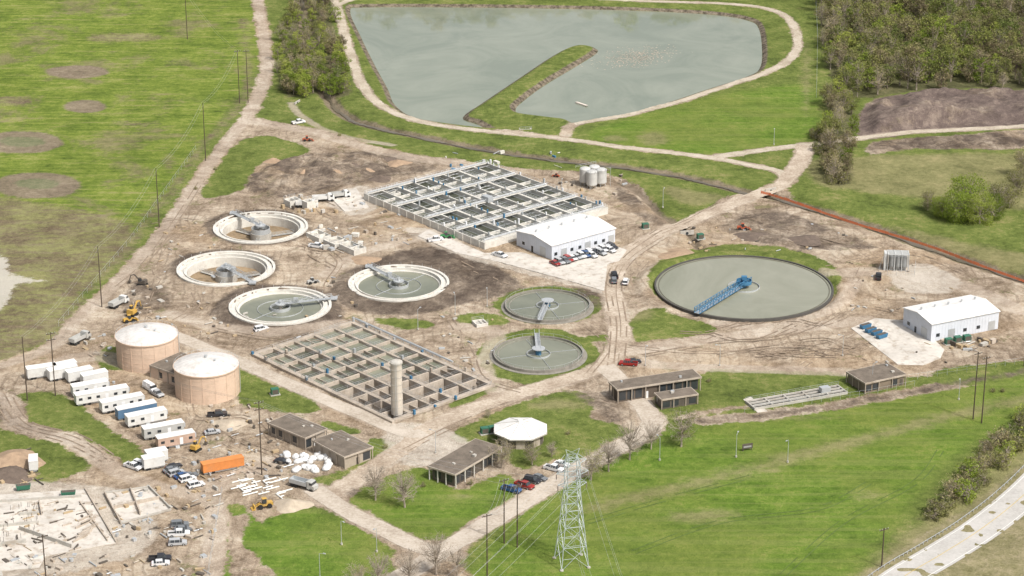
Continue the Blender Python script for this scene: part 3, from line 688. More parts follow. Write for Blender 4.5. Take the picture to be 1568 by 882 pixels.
for k in range(8):
    a=k*math.pi/4; r_.tube((8.15*math.cos(a),8.15*math.sin(a),3.55),(math.cos(a),math.sin(a),5.65),.08,1)
g.done()
def gable(name,A,B,C,h,pitch=1.3,n_win=8):
    loc,rz,L,Wd=frame(A,B,C,h); g=Group(name,loc,rz)
    w=g.part('walls',offwhite); pr=[(0,0),(Wd,0),(Wd,h),(Wd/2,h+pitch),(0,h)]
    w.add([(0,y,z) for y,z in pr]+[(L,y,z) for y,z in pr],[(4,3,2,1,0),(5,6,7,8,9)]+[(i,(i+1)%5,5+(i+1)%5,5+i) for i in (1,4)])
    for k in range(int(L/1.2)): w.box(.6+k*1.2,-.02,0,.06,.05,h-.1)
    for k in range(int(Wd/1.2)): w.box(-.02,.6+k*1.2,0,.05,.06,h-.1)
    r=g.part('roof',roofw); o=.35
    for s in (0,1):
        y0=-o if s==0 else Wd+o; zz=h-o*pitch/(Wd/2)
        r.add([(-o,y0,zz+.05),(L+o,y0,zz+.05),(L+o,Wd/2,h+pitch+.05),(-o,Wd/2,h+pitch+.05),(-o,y0,zz+.25),(L+o,y0,zz+.25),(L+o,Wd/2,h+pitch+.25),(-o,Wd/2,h+pitch+.25)],
          [(4,5,6,7) if s==0 else (7,6,5,4),(0,1,5,4),(0,4,7,3),(1,2,6,5)])
    for k in range(int(L/.9)):
        xk=.4+k*.9
        r.tube((xk,-o,h+.17),(xk,Wd/2,h+pitch+.26),.03); r.tube((xk,Wd+o,h+.17),(xk,Wd/2,h+pitch+.26),.03)
    r.tube((-o,Wd/2,h+pitch+.27),(L+o,Wd/2,h+pitch+.27),.14)
    v_=g.part('ridge_vents',galv)
    for k in range(5): v_.cyl(L*(k+.5)/5,Wd*.62,h+pitch*.5,h+pitch+.8,.35,n=10); 
    d=g.part('doors_windows',[dark,galv,blue])
    for k in range(n_win):
        xk=L*(k+.5)/n_win
        if k%3==1: d.box(xk,-.05,0,2.6,.1,3.2,1)
        else: d.box(xk,-.05,1.4,1.3,.1,1.1,0)
    d.box(-.05,Wd*.25,0,.1,3.2,3.6,1); d.box(-.05,Wd*.55,0,.1,1,2.2,0); d.box(-.05,Wd*.8,1.3,.1,1.4,1.1,0)
    g.done()
gable('blower_building',(845,377),(942,350),(888,328),5.2)
gable('dewatering_building',(1427,497),(1530,477),(1495,451),6.0,n_win=5)
def pad(name,pts,z=.16,mat=slab_m):
    b=MB(); b.prism([P2(*q_) for q_ in pts],-.2,z); return b.obj(name,mat)
pad('concrete_apron',[(1375,559),(1303,503),(1340,488),(1393,492),(1430,520),(1446,536),(1440,549),(1412,560)],.2)
pad('concrete_apron',[(640,362),(655,352),(742,388),(800,387),(850,402),(940,377),(960,383),(948,400),(930,405),(925,446),(870,430),(770,403),(700,388)],.19)
pad('foundation_slab',[(-60,762),(130,750),(178,832),(70,852),(60,870),(-60,880)],.2)
pad('foundation_slab',[(160,757),(228,748),(262,782),(185,803)],.22)
pad('concrete_apron',[(505,302),(545,288),(565,318),(528,325)],.21)
b=MB()
def lw(a,c,h=1.0,t=.35,m=0):
    p=P(*a);q_=P(*c);d=q_-p; b.box((p.x+q_.x)/2,(p.y+q_.y)/2,.2,d.length,t,h,m,math.atan2(d.y,d.x))
for a,c in (((160,757),(228,748)),((228,748),(262,782)),((185,803),(262,782)),((160,757),(185,803)),((175,780),(245,765)),((130,750),(178,832)),((0,770),(125,762)),((0,808),(60,802)),((0,838),(40,832)),((200,752),(215,790)),((122,770),(165,830)),((60,770),(64,790)),((30,790),(60,788)),((30,812),(110,840))): lw(a,c,random.uniform(.5,1.3),.3,random.choice([0,1,1]))
for k in range(60):
    u=random.uniform(0,165);v=random.uniform(768,845); p=P(u,v); b.box(p.x,p.y,.2,random.uniform(.5,4),random.uniform(.12,.45),random.uniform(.1,.5),random.choice([1,3,2,3]),random.choice([.6,-.95,.6,random.random()*3]))
for k in range(10):
    p=P(120+random.uniform(0,20),795+k*3.5); b.box(p.x,p.y,.2,5,.4,.5,1,.9)
for k in range(40):   # rebar starter bars
    p=P(random.uniform(0,60),random.uniform(775,835)); b.tube((p.x,p.y,.2),(p.x,p.y,1.6),.05,3)
b.obj('foundation_walls',[concrete,conc_tan,formw,darkwall])
loc,rz,L,Wd=frame((1155,626),(1298,601),(1285,590),.5); g=Group('grit_channel',loc,rz)
w=g.part('walls',concrete)
for i in range(4): w.box(L/2,Wd*i/3,-.2,L,.35,1.0)
for i in range(6): w.box(L*i/5 if 0<i<5 else (.2 if i==0 else L-.2),Wd/2,-.19,.4,Wd-.45,.97)
g.part('water',simple('channel_dark',(.05,.048,.04),.5)).box(L/2,Wd/2,0,L-.5,Wd-.5,.3)
rr=g.part('railings',galv); rail(rr,(0,0,0),(L,0,0),.8,0,.04); rail(rr,(0,Wd,0),(L,Wd,0),.8,0,.04); rr.box(L*.8,Wd/2,.8,3,2,1.5); g.done()
pad('concrete_walk',[(1138,612),(1150,608),(1175,630),(1160,632)],.12)
def silos(name,u,v,n,r,h,rz=0,frameon=False):
    p=P(u,v); g=Group(name,(p.x,p.y,0),rz); s=g.part('silos',simple('silo_grey',(.50,.50,.48),.5,.1,var=.15,dirt=.15) if not frameon else simple('silo_dark',(.28,.29,.29),.5,.2),True); t=g.part('platform',galv)
    for i in range(n):
        for j in range(2):
            x=(i-(n-1)/2)*r*2.1;y=(j-.5)*r*2.1
            s.cyl(x,y,1.6,h,r,n=20,cap=False); s.dome(x,y,h,r,.7,20,4); s.cyl(x,y,0.1,1.6,.4,r,20,cap=False)
            for a in range(4): t.tube((x+r*.8*math.cos(a*1.57+.78),y+r*.8*math.sin(a*1.57+.78),0),(x+r*.8*math.cos(a*1.57+.78),y+r*.8*math.sin(a*1.57+.78),2),.12)
    hw_=n*r*1.05+.4; rail(t,(-hw_,-2.1*r-.3,0),(hw_,-2.1*r-.3,0),h,0,.06); rail(t,(-hw_,2.1*r+.3,0),(hw_,2.1*r+.3,0),h,0,.06)
    t.tube((-hw_,-2.1*r-.2,0),(-hw_,-2.1*r-.2,h+1),.08); t.tube((hw_,-2.1*r-.2,0),(hw_,-2.1*r-.2,h+1),.08)
    if frameon:
        fr=g.part('equipment_frame',simple('frame_grey',(.52,.53,.52),.5,var=.1,dirt=.1)); fr.box(-hw_-.8,0,0,.9,3.6*r,h+1.2)
        for q_ in range(6): fr.box(0,-2.1*r+q_*.84*r,h+.9,2*hw_,.25,.25)
        for xx in (-hw_,-hw_/3,hw_/3,hw_):
            for yy in (-2.15*r,2.15*r): fr.box(xx,yy,0,.25,.25,h+.9)
            fr.box(xx,0,h+.95,.25,4.3*r,.3)
    g.done()
silos('storage_silos',908,284,2,2.1,6.6,.6)
silos('chemical_silos',1374,412,3,1.0,5.0,-.1,True)
def clutter(name,pts,n,mats,hmax=2,smax=3,seed=1):
    r=random.Random(seed); b=MB()
    us=[p[0] for p in pts];vs=[p[1] for p in pts]
    for k in range(n):
        u=r.uniform(min(us),max(us));v=r.uniform(min(vs),max(vs)); p=P(u,v); kk=r.random(); a=r.choice([.68,-.87,r.random()*3]); mi=r.randrange(len(mats))
        if kk<.45: b.box(p.x,p.y,0,r.uniform(.5,smax),r.uniform(.4,smax*.5),r.uniform(.3,hmax),mi,a)
        elif kk<.8:
            l=r.uniform(1,smax*1.6); b.tube((p.x,p.y,.3),(p.x+l*math.cos(a),p.y+l*math.sin(a),.3),r.uniform(.08,.22),mi,8)
        else: b.cyl(p.x,p.y,0,r.uniform(.4,hmax),r.uniform(.3,.7),n=12,m=mi)
    b.obj(name,mats)
cm=[concrete,galv,formw,darkwall,conc_tan]
for i,(bx_,n_,mt,hm_,sm_) in enumerate([([(470,350),(555,385)],44,[conc_new,galv,concrete,formw],1.8,3.5),([(190,440),(250,490)],22,cm,1.2,3),([(430,300),(560,330)],30,cm,1.6,2.6),([(280,690),(440,740)],50,cm,1,2.2),
  ([(170,745),(330,830)],95,cm,1.0,2.2),([(0,850),(320,885)],60,cm,.8,2.6),([(130,500),(180,600)],20,cm,1,2.5),([(380,640),(440,700)],20,cm,1,2),([(840,255),(960,300)],16,cm,1.0,2.5),([(670,480),(760,600)],24,cm,.7,2.2),
  ([(1440,515),(1530,540)],24,cm,1.6,3),([(500,425),(545,470)],16,cm,1,2),([(1050,340),(1300,390)],30,cm,.6,1.8),([(680,235),(860,262)],16,[conc_new,galv,blue],1.2,3),([(0,690),(60,745)],22,[formw,darkwall],1,3),
  ([(240,340),(330,500)],34,cm,.6,2),([(560,320),(640,380)],20,cm,1.2,2.5),([(1280,400),(1480,560)],26,cm,.6,1.6),([(280,480),(560,530)],26,cm,.6,1.8),([(300,620),(400,690)],26,cm,.9,2)]):
    clutter('construction_materials',bx_,n_,mt,hm_,sm_,i+2)
def vault(u,v,lx,ly,h,rz):
    p=P(u,v); g=Group('concrete_vault',(p.x,p.y,0),rz); w=g.part('walls',conc_new)
    w.box(0,-ly/2,0,lx,.4,h); w.box(0,ly/2,0,lx,.4,h); w.box(-lx/2+.2,0,0,.4,ly-.42,h-.02); w.box(lx/2-.2,0,0,.4,ly-.42,h-.02); w.box(lx*.1,0,0,.3,ly-.42,h-.1)
    g.part('floor',concrete).box(0,0,0,lx-.5,ly-.5,h*.4)
    r=g.part('railing',galv); rail(r,(-lx/2,-ly/2,0),(lx/2,-ly/2,0),h,0,.05); rail(r,(-lx/2,ly/2,0),(lx/2,ly/2,0),h,0,.05); g.done()
vault(488,366,8,5,2,-.87); vault(515,374,7,6,1.6,-.87); vault(540,384,9,5,2,-.87); vault(448,314,5,4,2.4,.68); vault(735,497,4,4,1,.4); vault(475,318,5,3,3,.68); vault(600,300,7,3,2,-.87)
# ------------------------------------------------------------------ vehicles
def carmesh(kind,colname,c):
    key='car_'+kind+colname
    if key in bpy.data.meshes: return bpy.data.meshes[key]
    paint=simple('paint_'+colname,c,.3,.0,var=.04,spec=.5); b=MB()
    if kind=='sedan': L,Wd,h0,h1=4.7,1.82,.95,1.45; cab=[(-1.75,.0),(1.15,.0),(.45,1),(-1.15,1)]
    elif kind=='suv': L,Wd,h0,h1=4.9,1.95,1.05,1.8; cab=[(-2.3,.0),(1.2,.0),(.6,1),(-2.05,1)]
    elif kind=='van': L,Wd,h0,h1=5.8,2.05,1.2,2.4; cab=[(-2.8,0),(2.2,0),(1.5,1),(-2.75,1)]
    else: L,Wd,h0,h1=5.8,2.0,1.1,1.85; cab=[(-.75,0),(1.6,0),(.95,1),(-.6,1)]
    hl=L/2
    if kind=='pickup':
        b.side([(-hl,.35),(hl,.35),(hl,.85),(hl-.25,h0),(-.7,h0),(-.7,.65),(-hl,.65)],-Wd/2,Wd/2,0)
        for s in(-1,1): b.box(-hl/2-.4,s*(Wd/2-.06),.64,hl-.78,.12,.5,0)
        b.box(-hl+.06,0,.64,.1,Wd-.26,.48,0); b.box(-hl/2-.4,0,.652,hl-.9,Wd-.3,.03,2)
    else:
        b.side([(-hl,.35),(hl,.35),(hl,.75),(hl-.15,h0-.15),(1.2 if kind!='van' else 2.2,h0),(-hl+.25,h0),(-hl,h0-.2)],-Wd/2,Wd/2,0)
    vs=[]
    for s in(-1,1):
        for x,t in cab: vs.append((x,s*(Wd/2-.05-(.22 if t else 0)),h0+(h1-h0)*t*.93))
    b.add(vs,[(0,1,2,3),(7,6,5,4),(1,5,6,2),(3,7,4,0),(2,6,7,3)],1 if kind!='van' else 0)
    if kind=='van': b.box(1.9,0,h0+.25,.7,Wd-.1,.6,1)
    x0,x1=cab[3][0],cab[2][0]; b.box((x0+x1)/2,0,h0+(h1-h0)*.93,x1-x0+.12,Wd-.5,.07,0)
    for x in (x0+.1,(x0+x1)/2,x1-.05):
        for s in(-1,1): b.tube((x+(.0),s*(Wd/2-.02),h0),(x,s*(Wd/2-.24),h1-.05),.05,0)
    for sx in(-1,1):
        for s in(-1,1):
            b.tube((sx*hl*.62,s*(Wd/2-.18),.35),(sx*hl*.62,s*(Wd/2+.02),.35),.36,2,14); b.tube((sx*hl*.62,s*(Wd/2+.02),.35),(sx*hl*.62,s*(Wd/2+.04),.35),.18,3,8)
        b.box(sx*(hl+.03),0,.4,.1,Wd*.9,.2,2)
    for s in(-1,1): b.box(hl-.0,s*Wd*.36,.68,.08,.35,.14,3); b.box(-hl,s*Wd*.4,.68,.06,.2,.2,4)
    return b.mesh(key,[paint,dark,rubber,galv,simple('tail_red',(.4,.02,.02),.4)])
COL=dict(white=(.68,.68,.68),silver=(.40,.41,.42),black=(.03,.03,.035),red=(.28,.025,.02),grey=(.16,.17,.18),blue=(.03,.08,.20),tan=(.4,.33,.24))
def car(u,v,deg,kind='sedan',col='white',z=.0):
    p=P(u,v); place(carmesh(kind,col,COL[col]),'parked_'+{'sedan':'car','suv':'suv','van':'van','pickup':'pickup_truck'}[kind],(p.x,p.y,z),math.radians(deg))
ks=['sedan','suv','pickup','suv','sedan']
for i,cn in enumerate(['red','silver','grey','red','white','silver','white','blue','white','black','white','white','silver','black']):
    car(850+i*6.7,406-i*1.95,-55+random.uniform(-4,4),ks[i%5],cn,.19)
for i,cn in enumerate(['white','silver','white']): car(906+i*14,394-i*4,-50,'suv',cn,.19)
for t in [(667,369,20,'pickup','white'),(765,393,-40,'pickup','white'),(941,424,95,'pickup','black'),(940,432,92,'suv','grey'),(958,434,80,'suv','white'),(962,559,170,'pickup','red'),(970,556,10,'sedan','black'),
  (783,752,-30,'pickup','blue'),(803,746,-35,'pickup','red'),(815,738,-30,'suv','black'),(826,734,-35,'sedan','grey'),(848,720,-30,'pickup','white'),(860,713,-30,'sedan','white'),
  (432,709,-20,'sedan','black'),(333,637,10,'pickup','black'),(204,717,-35,'pickup','white'),(216,714,-35,'suv','white'),(262,722,35,'sedan','grey'),(270,727,35,'suv','silver'),(266,717,35,'sedan','black'),(279,731,35,'sedan','blue'),(287,736,35,'suv','white'),(291,731,35,'sedan','grey'),
  (275,806,10,'suv','grey'),(274,820,5,'pickup','white'),(272,834,8,'suv','silver'),(245,858,5,'pickup','black'),(246,865,10,'sedan','white'),(280,813,10,'sedan','grey'),(300,745,30,'suv','white'),
  (1345,426,80,'pickup','black'),(457,189,30,'pickup','white'),(400,506,30,'suv','white'),(325,664,20,'sedan','silver'),(485,379,-20,'pickup','white'),(230,597,-50,'van','white'),(240,605,-50,'pickup','silver')]: car(*t)
def trailer(u,v,l,deg,c,name='site_office_trailer',wheels=False,h=3.0,wd=3.0):
    p=P(u,v); g=Group(name,(p.x,p.y,0),math.radians(deg)); b=g.part('body',c); z=.8
    b.box(0,0,z,l,wd,h-.2)
    r=g.part('roof',[roofw if c is not orange else orange]); r.box(0,0,z+h-.2,l+.15,wd+.15,.15)
    rb=g.part('ribs',c)
    if wheels:
        for k in range(int(l/.6)):
            for s in(-1,1): rb.box(-l/2+.3+k*.6,s*(wd/2+.02),z+.1,.12,.06,h-.4)
    w=g.part('windows_doors',[dark,white])
    if not wheels:
        n=int(l/2.6)
        for k in range(n):
            x=-l/2+(k+.5)*l/n
            for s in(-1,1):
                if k==n//2: w.box(x,s*wd/2,z,.95,.08,2.1,1)
                else: w.box(x,s*wd/2,z+1.1,1.1,.08,.8,0)
        st=g.part('steps',galv)
        for k in range(3): st.box(.0,-wd/2-.3-.3*k,0,1.2,.3,.8-.25*k)
        ac=g.part('air_conditioner',galv); ac.box(l/2+.3,0,z+1,.6,1.2,1.2)
    u_=g.part('undercarriage',[rubber,galv]); u_.box(0,0,.3,l*.95,wd*.8,.45,1)
    for x in (-l*.35,-l*.25):
        for s in(-1,1): u_.tube((x,s*(wd/2-.35),.45),(x,s*(wd/2-.05),.45),.45,0,12)
    u_.tube((l/2,0,.5),(l/2+1.2,0,.5),.08,1)
    g.done()
wt_=simple('trailer_white',(.62,.62,.60),.5,var=.08,dirt=.2); gy=simple('trailer_grey',(.42,.42,.40),.6,var=.1,dirt=.2); bl=simple('trailer_blue',(.10,.18,.28),.5,var=.1); sa=simple('trailer_salmon',(.46,.33,.26),.6)
for t in [(64,577,9,22,wt_),(96,579,9,30,wt_),(100,572,7,30,wt_),(122,582,8,30,wt_),(145,587,8,30,wt_),(138,603,11,25,wt_),(156,614,16,24,wt_),(187,626,13,28,wt_),(209,637,12,28,bl),(224,648,12,28,wt_),(250,667,12,25,gy),(269,682,11,25,sa),(240,707,6,25,wt_),(235,716,6,25,wt_)]:
    trailer(*t,wheels=(t[4] in (bl,)) or t[2]<=9,name='box_trailer' if t[2]<=9 or t[4]==bl else 'site_office_trailer')
trailer(341,720,12,25,orange,'shipping_container',True,2.6,2.5)
trailer(52,718,5,100,wt_,'box_trailer',True,2.8,2.4)
dgreen=simple('dumpster_green',(.04,.14,.09),.6)
for u,v,c,dg in ((1325,503,blue,35),(1333,509,blue,35),(1342,513,blue,35),(1350,518,blue,35),(36,750,dgreen,15),(105,760,dgreen,10)):
    p=P(u,v); g=Group('dumpster',(p.x,p.y,.15),math.radians(dg)); b=g.part('body',c)
    b.side([(-1.7,.2),(1.7,.2),(2.0,1.4),(-2.0,1.4)],-.8,.8); g.part('load',darkwall).box(0,0,1.36,3.6,1.3,.1); r=g.part('ribs',c)
    for k in range(6):
        for s in(-1,1): r.box(-1.5+k*.6,s*.84,.3,.1,.1,1.1)
    g.done()
for u,v in ((1452,527),(1466,524),(1480,522),(1072,366),(421,604),(988,350),(742,664),(754,662)):
    p=P(u,v); g=Group('electrical_cabinet',(p.x,p.y,0),.35); g.part('base',concrete).box(0,0,0,3,2.4,.25); g.part('cabinet',dgreen).box(0,0,.25,2.3,1.6,1.8); g.part('door',darkwall).box(0,-.82,.4,1.9,.05,1.4); g.done()
def excavator(u,v,deg,col=yellow,sc=1):
    p=P(u,v); g=Group('excavator',(p.x,p.y,0),math.radians(deg)); t=g.part('tracks',rubber)
    for s in(-1,1): t.side([(-2,.3),(-1.6,0),(1.6,0),(2,.3),(2,.6),(1.6,.9),(-1.6,.9),(-2,.6)],s*1.3-.3,s*1.3+.3)
    b=g.part('house',col); b.box(-.3,0,1.1,3.2,2.6,1.1); b.box(-1.3,0,2.2,1.2,2.4,.5)
    g.part('cab',dark).box(.7,.75,2.1,1.3,1.0,1.4,0,0,.9)
    g.part('cab_roof',col).box(.7,.75,3.45,1.25,.95,.12)
    a=g.part('boom',col); 
    for A_,B_,r in (((1.0,-.2,1.9),(3.6,-.2,4.4),.3),((3.6,-.2,4.4),(5.4,-.2,3.8),.26),((5.4,-.2,3.8),(6.2,-.2,1.3),.2)): a.tube(A_,B_,r,0,4)
    g.part('bucket',darkwall).side([(5.8,1.4),(6.5,1.4),(6.7,.5),(6.0,.3),(5.5,.7)],-.75,.35)
    e=g.done(); e.scale=(sc,sc,sc)
def loader(u,v,deg,col=yellow,sc=1):
    p=P(u,v); g=Group('wheel_loader',(p.x,p.y,0),math.radians(deg)); w=g.part('wheels',rubber)
    for x in(-1.4,1.4):
        for s in(-1,1): w.tube((x,s*.8,.75),(x,s*1.3,.75),.75,0,14)
    b=g.part('body',col); b.side([(-2.6,.8),(-2.5,1.8),(-.6,2.0),(-.4,1.3),(1.8,1.2),(1.8,.7)],-.75,.75); b.box(0,0,3.05,1.4,1.4,.12)
    g.part('cab',dark).box(0,0,1.6,1.3,1.3,1.45,0,0,.92)
    a=g.part('arms_bucket',col)
    for s in(-.5,.5): a.tube((1.2,s,1.6),(3.2,s,.7),.14)
    a.side([(3.0,.2),(4.1,.15),(3.5,.35),(3.3,1.2),(3.0,1.2)],-1.3,1.3); e=g.done(); e.scale=(sc,sc,sc)
excavator(203,483,70,sc=.9); excavator(218,437,160,darkwall,.8); loader(405,777,200,sc=.9); loader(470,216,10,mred,.7); loader(1137,352,0,mred,.8); excavator(300,690,60,sc=.75); loader(198,493,30,sc=.8)
loader(683,365,10,simple('machine_green',(.05,.22,.08),.5),.8); loader(478,434,30,gy,.7); loader(852,271,150,mred,.5)
def truck(u,v,deg,cab,bed,name='dump_truck'):
    p=P(u,v); g=Group(name,(p.x,p.y,0),math.radians(deg)); c=g.part('cab',cab); c.side([(1.8,.6),(4.2,.6),(4.2,1.6),(3.6,1.75),(3.2,2.8),(1.8,2.8)],-1.15,1.15)
    g.part('windows',dark).box(3.1,0,1.9,.9,2.34,.65)
    b=g.part('bed',bed); b.box(-1.3,0,1.1,5.6,2.3,.15)
    for s in(-1,1): b.box(-1.3,s*1.12,1.26,5.6,.12,1.1)
    b.box(-4.05,0,1.26,.1,2.1,1.1); b.box(1.45,0,1.26,.12,2.1,1.4)
    w=g.part('wheels',rubber); w.box(0,0,.6,8,1,.4)
    for x in(-3.2,-2.0,3.2):
        for s in(-1,1): w.tube((x,s*.75,.52),(x,s*1.15,.52),.52,0,12)
    g.done()
truck(182,468,60,wt_,gy); truck(465,747,-30,gy,galv); truck(123,523,60,gy,gy); truck(495,308,10,wt_,wt_,'concrete_truck'); truck(520,303,20,wt_,gy); truck(470,317,0,wt_,wt_)
b=MB(); r=random.Random(4)
for k in range(24):
    u=352+r.random()*75; v=736+r.random()*26; p=P(u,v); a=r.choice([.55,.55,-1.0]); l=r.uniform(2.5,5)
    b.tube((p.x,p.y,.3),(p.x+l*math.cos(a),p.y+l*math.sin(a),.3),.2,0,8)
    if r.random()<.6: b.tube((p.x+l*.5*math.cos(a),p.y+l*.5*math.sin(a),.3),(p.x+l*.5*math.cos(a)-1.2*math.sin(a),p.y+l*.5*math.sin(a)+1.2*math.cos(a),.3),.18,0,8)
b.obj('stacked_pipes',pipew)
g=Group('wrapped_pallets'); b=g.part('bags',simple('white_sheeting',(.66,.66,.65),.5,var=.15,dirt=.15),True)
for k in range(34):
    p=P(438+r.random()*68,696+r.random()*26); b.cyl(p.x,p.y,0,r.uniform(.6,1.3),r.uniform(.8,1.4),r.uniform(.5,.9),9); b.dome(p.x+.3,p.y,.4,r.uniform(.8,1.2),r.uniform(.6,1.2),9,4)
g.done()
def heap(u,v,R,h,mat,name='sand_pile'):
    p=P(u,v); vs=[(0,0,h)];fs=[];n=28;k=6
    for j in range(1,k+1):
        for i in range(n):
            a=2*math.pi*i/n; rr=R*j/k*(1+.18*math.sin(3*a+u)+.1*r.random()); vs.append((rr*math.cos(a),rr*math.sin(a)*.8,max(h*(1-(j/k))**1.0+r.uniform(-.1,.1)*h*(j<k),-.05 if j==k else .02)))
    fs=[(0,1+i,1+(i+1)%n) for i in range(n)]
    for j in range(k-1): fs+=[(1+j*n+i,1+(j+1)*n+i,1+(j+1)*n+(i+1)%n,1+j*n+(i+1)%n) for i in range(n)]
    b=MB(); b.add(vs,fs); b.obj(name,mat,(p.x,p.y,0),0,None,True)
sand=simple('sand',(.42,.355,.275),.95,var=.2); dsoil=simple('topsoil',(.13,.10,.08),.95,var=.3); tsoil=simple('subsoil',(.32,.23,.155),.95,var=.25)
heap(447,774,5,1.8,sand); heap(352,650,5,1.4,sand); heap(22,705,8,2.6,tsoil,'soil_pile'); heap(10,728,7,2.2,dsoil,'soil_pile'); heap(1040,390,7,1.2,tsoil,'soil_pile')
for k in range(14): heap(400+k*16+r.uniform(-8,8),262+r.uniform(-18,14),r.uniform(2.5,6),r.uniform(.8,2.2),[dsoil,tsoil,dsoil][k%3],'soil_pile')
heap(512,266,4,1.4,sand); heap(1150,362,6,1.2,dsoil,'soil_pile'); heap(1230,368,7,1.3,dsoil,'soil_pile'); heap(560,398,5,1.0,tsoil,'soil_pile')
# ------------------------------------------------------------------ fences
b=MB(); fp=W(smooth([(1165,296),(1200,306),(1300,341),(1420,378),(1500,408),(1600,444)],False,8)); 
for i in range(len(fp)-1):
    a,c_=fp[i],fp[i+1]; h=.9+.25*random.random()
    b.add([(*a,0.05),(*c_,0.05),(*c_,h),(*a,h)],[(0,1,2,3)],0); b.tube((*a,0),(*a,1.2),.04,1)
b.obj('orange_safety_fence',[simple('orange_mesh',(.85,.27,.13),.7,var=.15),galv])
def chain(pts,name='chain_link_fence',h=2.0,st=3.0):
    pp=np.array(W(pts)); b=MB()
    for i in range(len(pp)-1):
        p,q_=Vector((*pp[i],0)),Vector((*pp[i+1],0)); L_=(q_-p).length;k=max(1,int(L_/st))
        b.tube(p+Vector((0,0,h)),q_+Vector((0,0,h)),.03); b.tube(p+Vector((0,0,h*.5)),q_+Vector((0,0,h*.5)),.015)
        for j in range(k+1):
            a=p.lerp(q_,j/k); b.tube(a,a+Vector((0,0,h)),.04)
    b.obj(name,galv)
chain([(1390,583),(1480,570),(1568,556),(1640,546)]); chain([(1140,632),(1330,606),(1400,592)]); chain([(340,755),(316,900)])
chain([(1352,400),(1345,420),(1400,424),(1402,405)]); chain([(300,230),(200,370),(90,500)],st=5); chain([(1248,-20),(1252,60),(1250,150)])
# ------------------------------------------------------------------ poles, tower, lamps
tops={}
def pole(u,vb,vt,arms=1,key=None,r=.18):
    p=P(u,vb); s=F/((H)/(sT-((441-vb)/F)*cT)); h=(vb-vt)/s/cT*1.0
    g=Group('utility_pole',(p.x,p.y,0),.5); b=g.part('pole',woodp); b.cyl(0,0,0,h,r*1.1,r*.75,8)
    a=g.part('crossarms',[woodp,galv])
    for k in range(arms):
        z=h-.6-k*2.0; a.box(0,0,z,2.8,.16,.2)
        for x in(-1.3,-.5,.5,1.3): a.cyl(x,0,z+.2,z+.5,.07,n=6,m=1)
    g.done(); 
    if key: tops[key]=(p.x,p.y,h)
PL=[(287,60,-12,1,'a0'),(367,158,80,1,'a1'),(380,157,80,1,'a1b'),(315,246,160,0,'a2'),(244,348,260,0,'a3'),(156,470,378,0,'a4'),(42,613,515,0,'a5'),(85,606,508,2,'b1'),(401,727,612,2,'b2'),
 (746,895,783,1,'c1'),(772,832,730,1,'c2'),(792,838,738,1,'c3'),(1490,642,538,1,'d1'),(1503,648,545,1,'d2'),(1350,868,806,1,'d3'),(72,905,815,1,'e1'),(1568,560,470,0,'d4')]
for u,vb,vt,ar,k in PL: pole(u,vb,vt,ar,k)
wb=MB()
def wire(p,q,sag=3,r=.022):
    p=Vector(p);q=Vector(q);n=14;pr=p
    for i in range(1,n+1):
        t=i/n; c_=p.lerp(q,t)-Vector((0,0,sag*4*t*(1-t))); wb.tube(pr,c_,r,0,3); pr=c_
def wires(a,c_,k=3,sag=3,z=0):
    A=tops[a];C=tops[c_]
    for i in range(k):
        o=(i-(k-1)/2)*1.1; wire((A[0]+o,A[1],A[2]-z),(C[0]+o,C[1],C[2]-z),sag)
for a,c_ in (('a0','a1'),('a1','a2'),('a2','a3'),('a3','a4'),('a4','a5'),('b1','b2'),('c2','c1'),('c3','c1')): wires(a,c_,2 if a[0]=='a' else 3)
p=P(875,862); h=32.0; g=Group('transmission_tower',(p.x,p.y,0),.25); b=g.part('lattice',simple('tower_steel',(.50,.55,.57),.5,.2,var=.08))
lev=[(0,3.6),(6,3.05),(11.5,2.55),(16,2.15),(20,1.8),(22.5,1.65),(25.5,1.65),(28.5,1.6),(30.5,1.2)]
cor=[(-1,-1),(1,-1),(1,1),(-1,1)]
for i in range(len(lev)-1):
    z0,a0=lev[i];z1,a1=lev[i+1]
    for k in range(4):
        x,y=cor[k];x2,y2=cor[(k+1)%4]; rr=.11
        b.tube((x*a0,y*a0,z0),(x*a1,y*a1,z1),rr)
        b.tube((x*a0,y*a0,z0),(x2*a1,y2*a1,z1),.055); b.tube((x2*a0,y2*a0,z0),(x*a1,y*a1,z1),.055)
        b.tube((x*a1,y*a1,z1),(x2*a1,y2*a1,z1),.065)
        mx_=((x+x2)/2*(a0+a1)/2,(y+y2)/2*(a0+a1)/2,(z0+z1)/2); b.tube(((x*a0+x*a1)/2,(y*a0+y*a1)/2,(z0+z1)/2),mx_,.05);
TA=((22.5,3.8),(25.8,4.2),(29,3.6))
for z,l in TA:
    for s in(-1,1):
        for y in(-1.5,1.5): b.tube((s*1.6,y,z),(s*l,0,z+.2),.08); b.tube((s*1.6,y,z+1.4),(s*l,0,z+.2),.06)
        b.tube((s*2.6,-.9,z),(s*2.6,.9,z),.05)
for s in(-1,1): b.tube((s*1.2,0,30.5),(s*1.8,0,h+.5),.09); b.tube((-s*1.2,1.2,30.5),(s*1.8,0,h+.5),.05)
ins=g.part('insulators',simple('insulator',(.25,.2,.18),.3))
for z,l in TA:
    for s in(-1,1):
        for k in range(7): ins.cyl(s*l,0,z-.1-.2*k,z-.0-.2*k,.14,n=8)
fo=g.part('footings',concrete)
for x,y in cor: fo.cyl(x*3.6,y*3.6,-.3,.3,.5,n=12)
g.done()
ca,sa_=math.cos(.25),math.sin(.25)
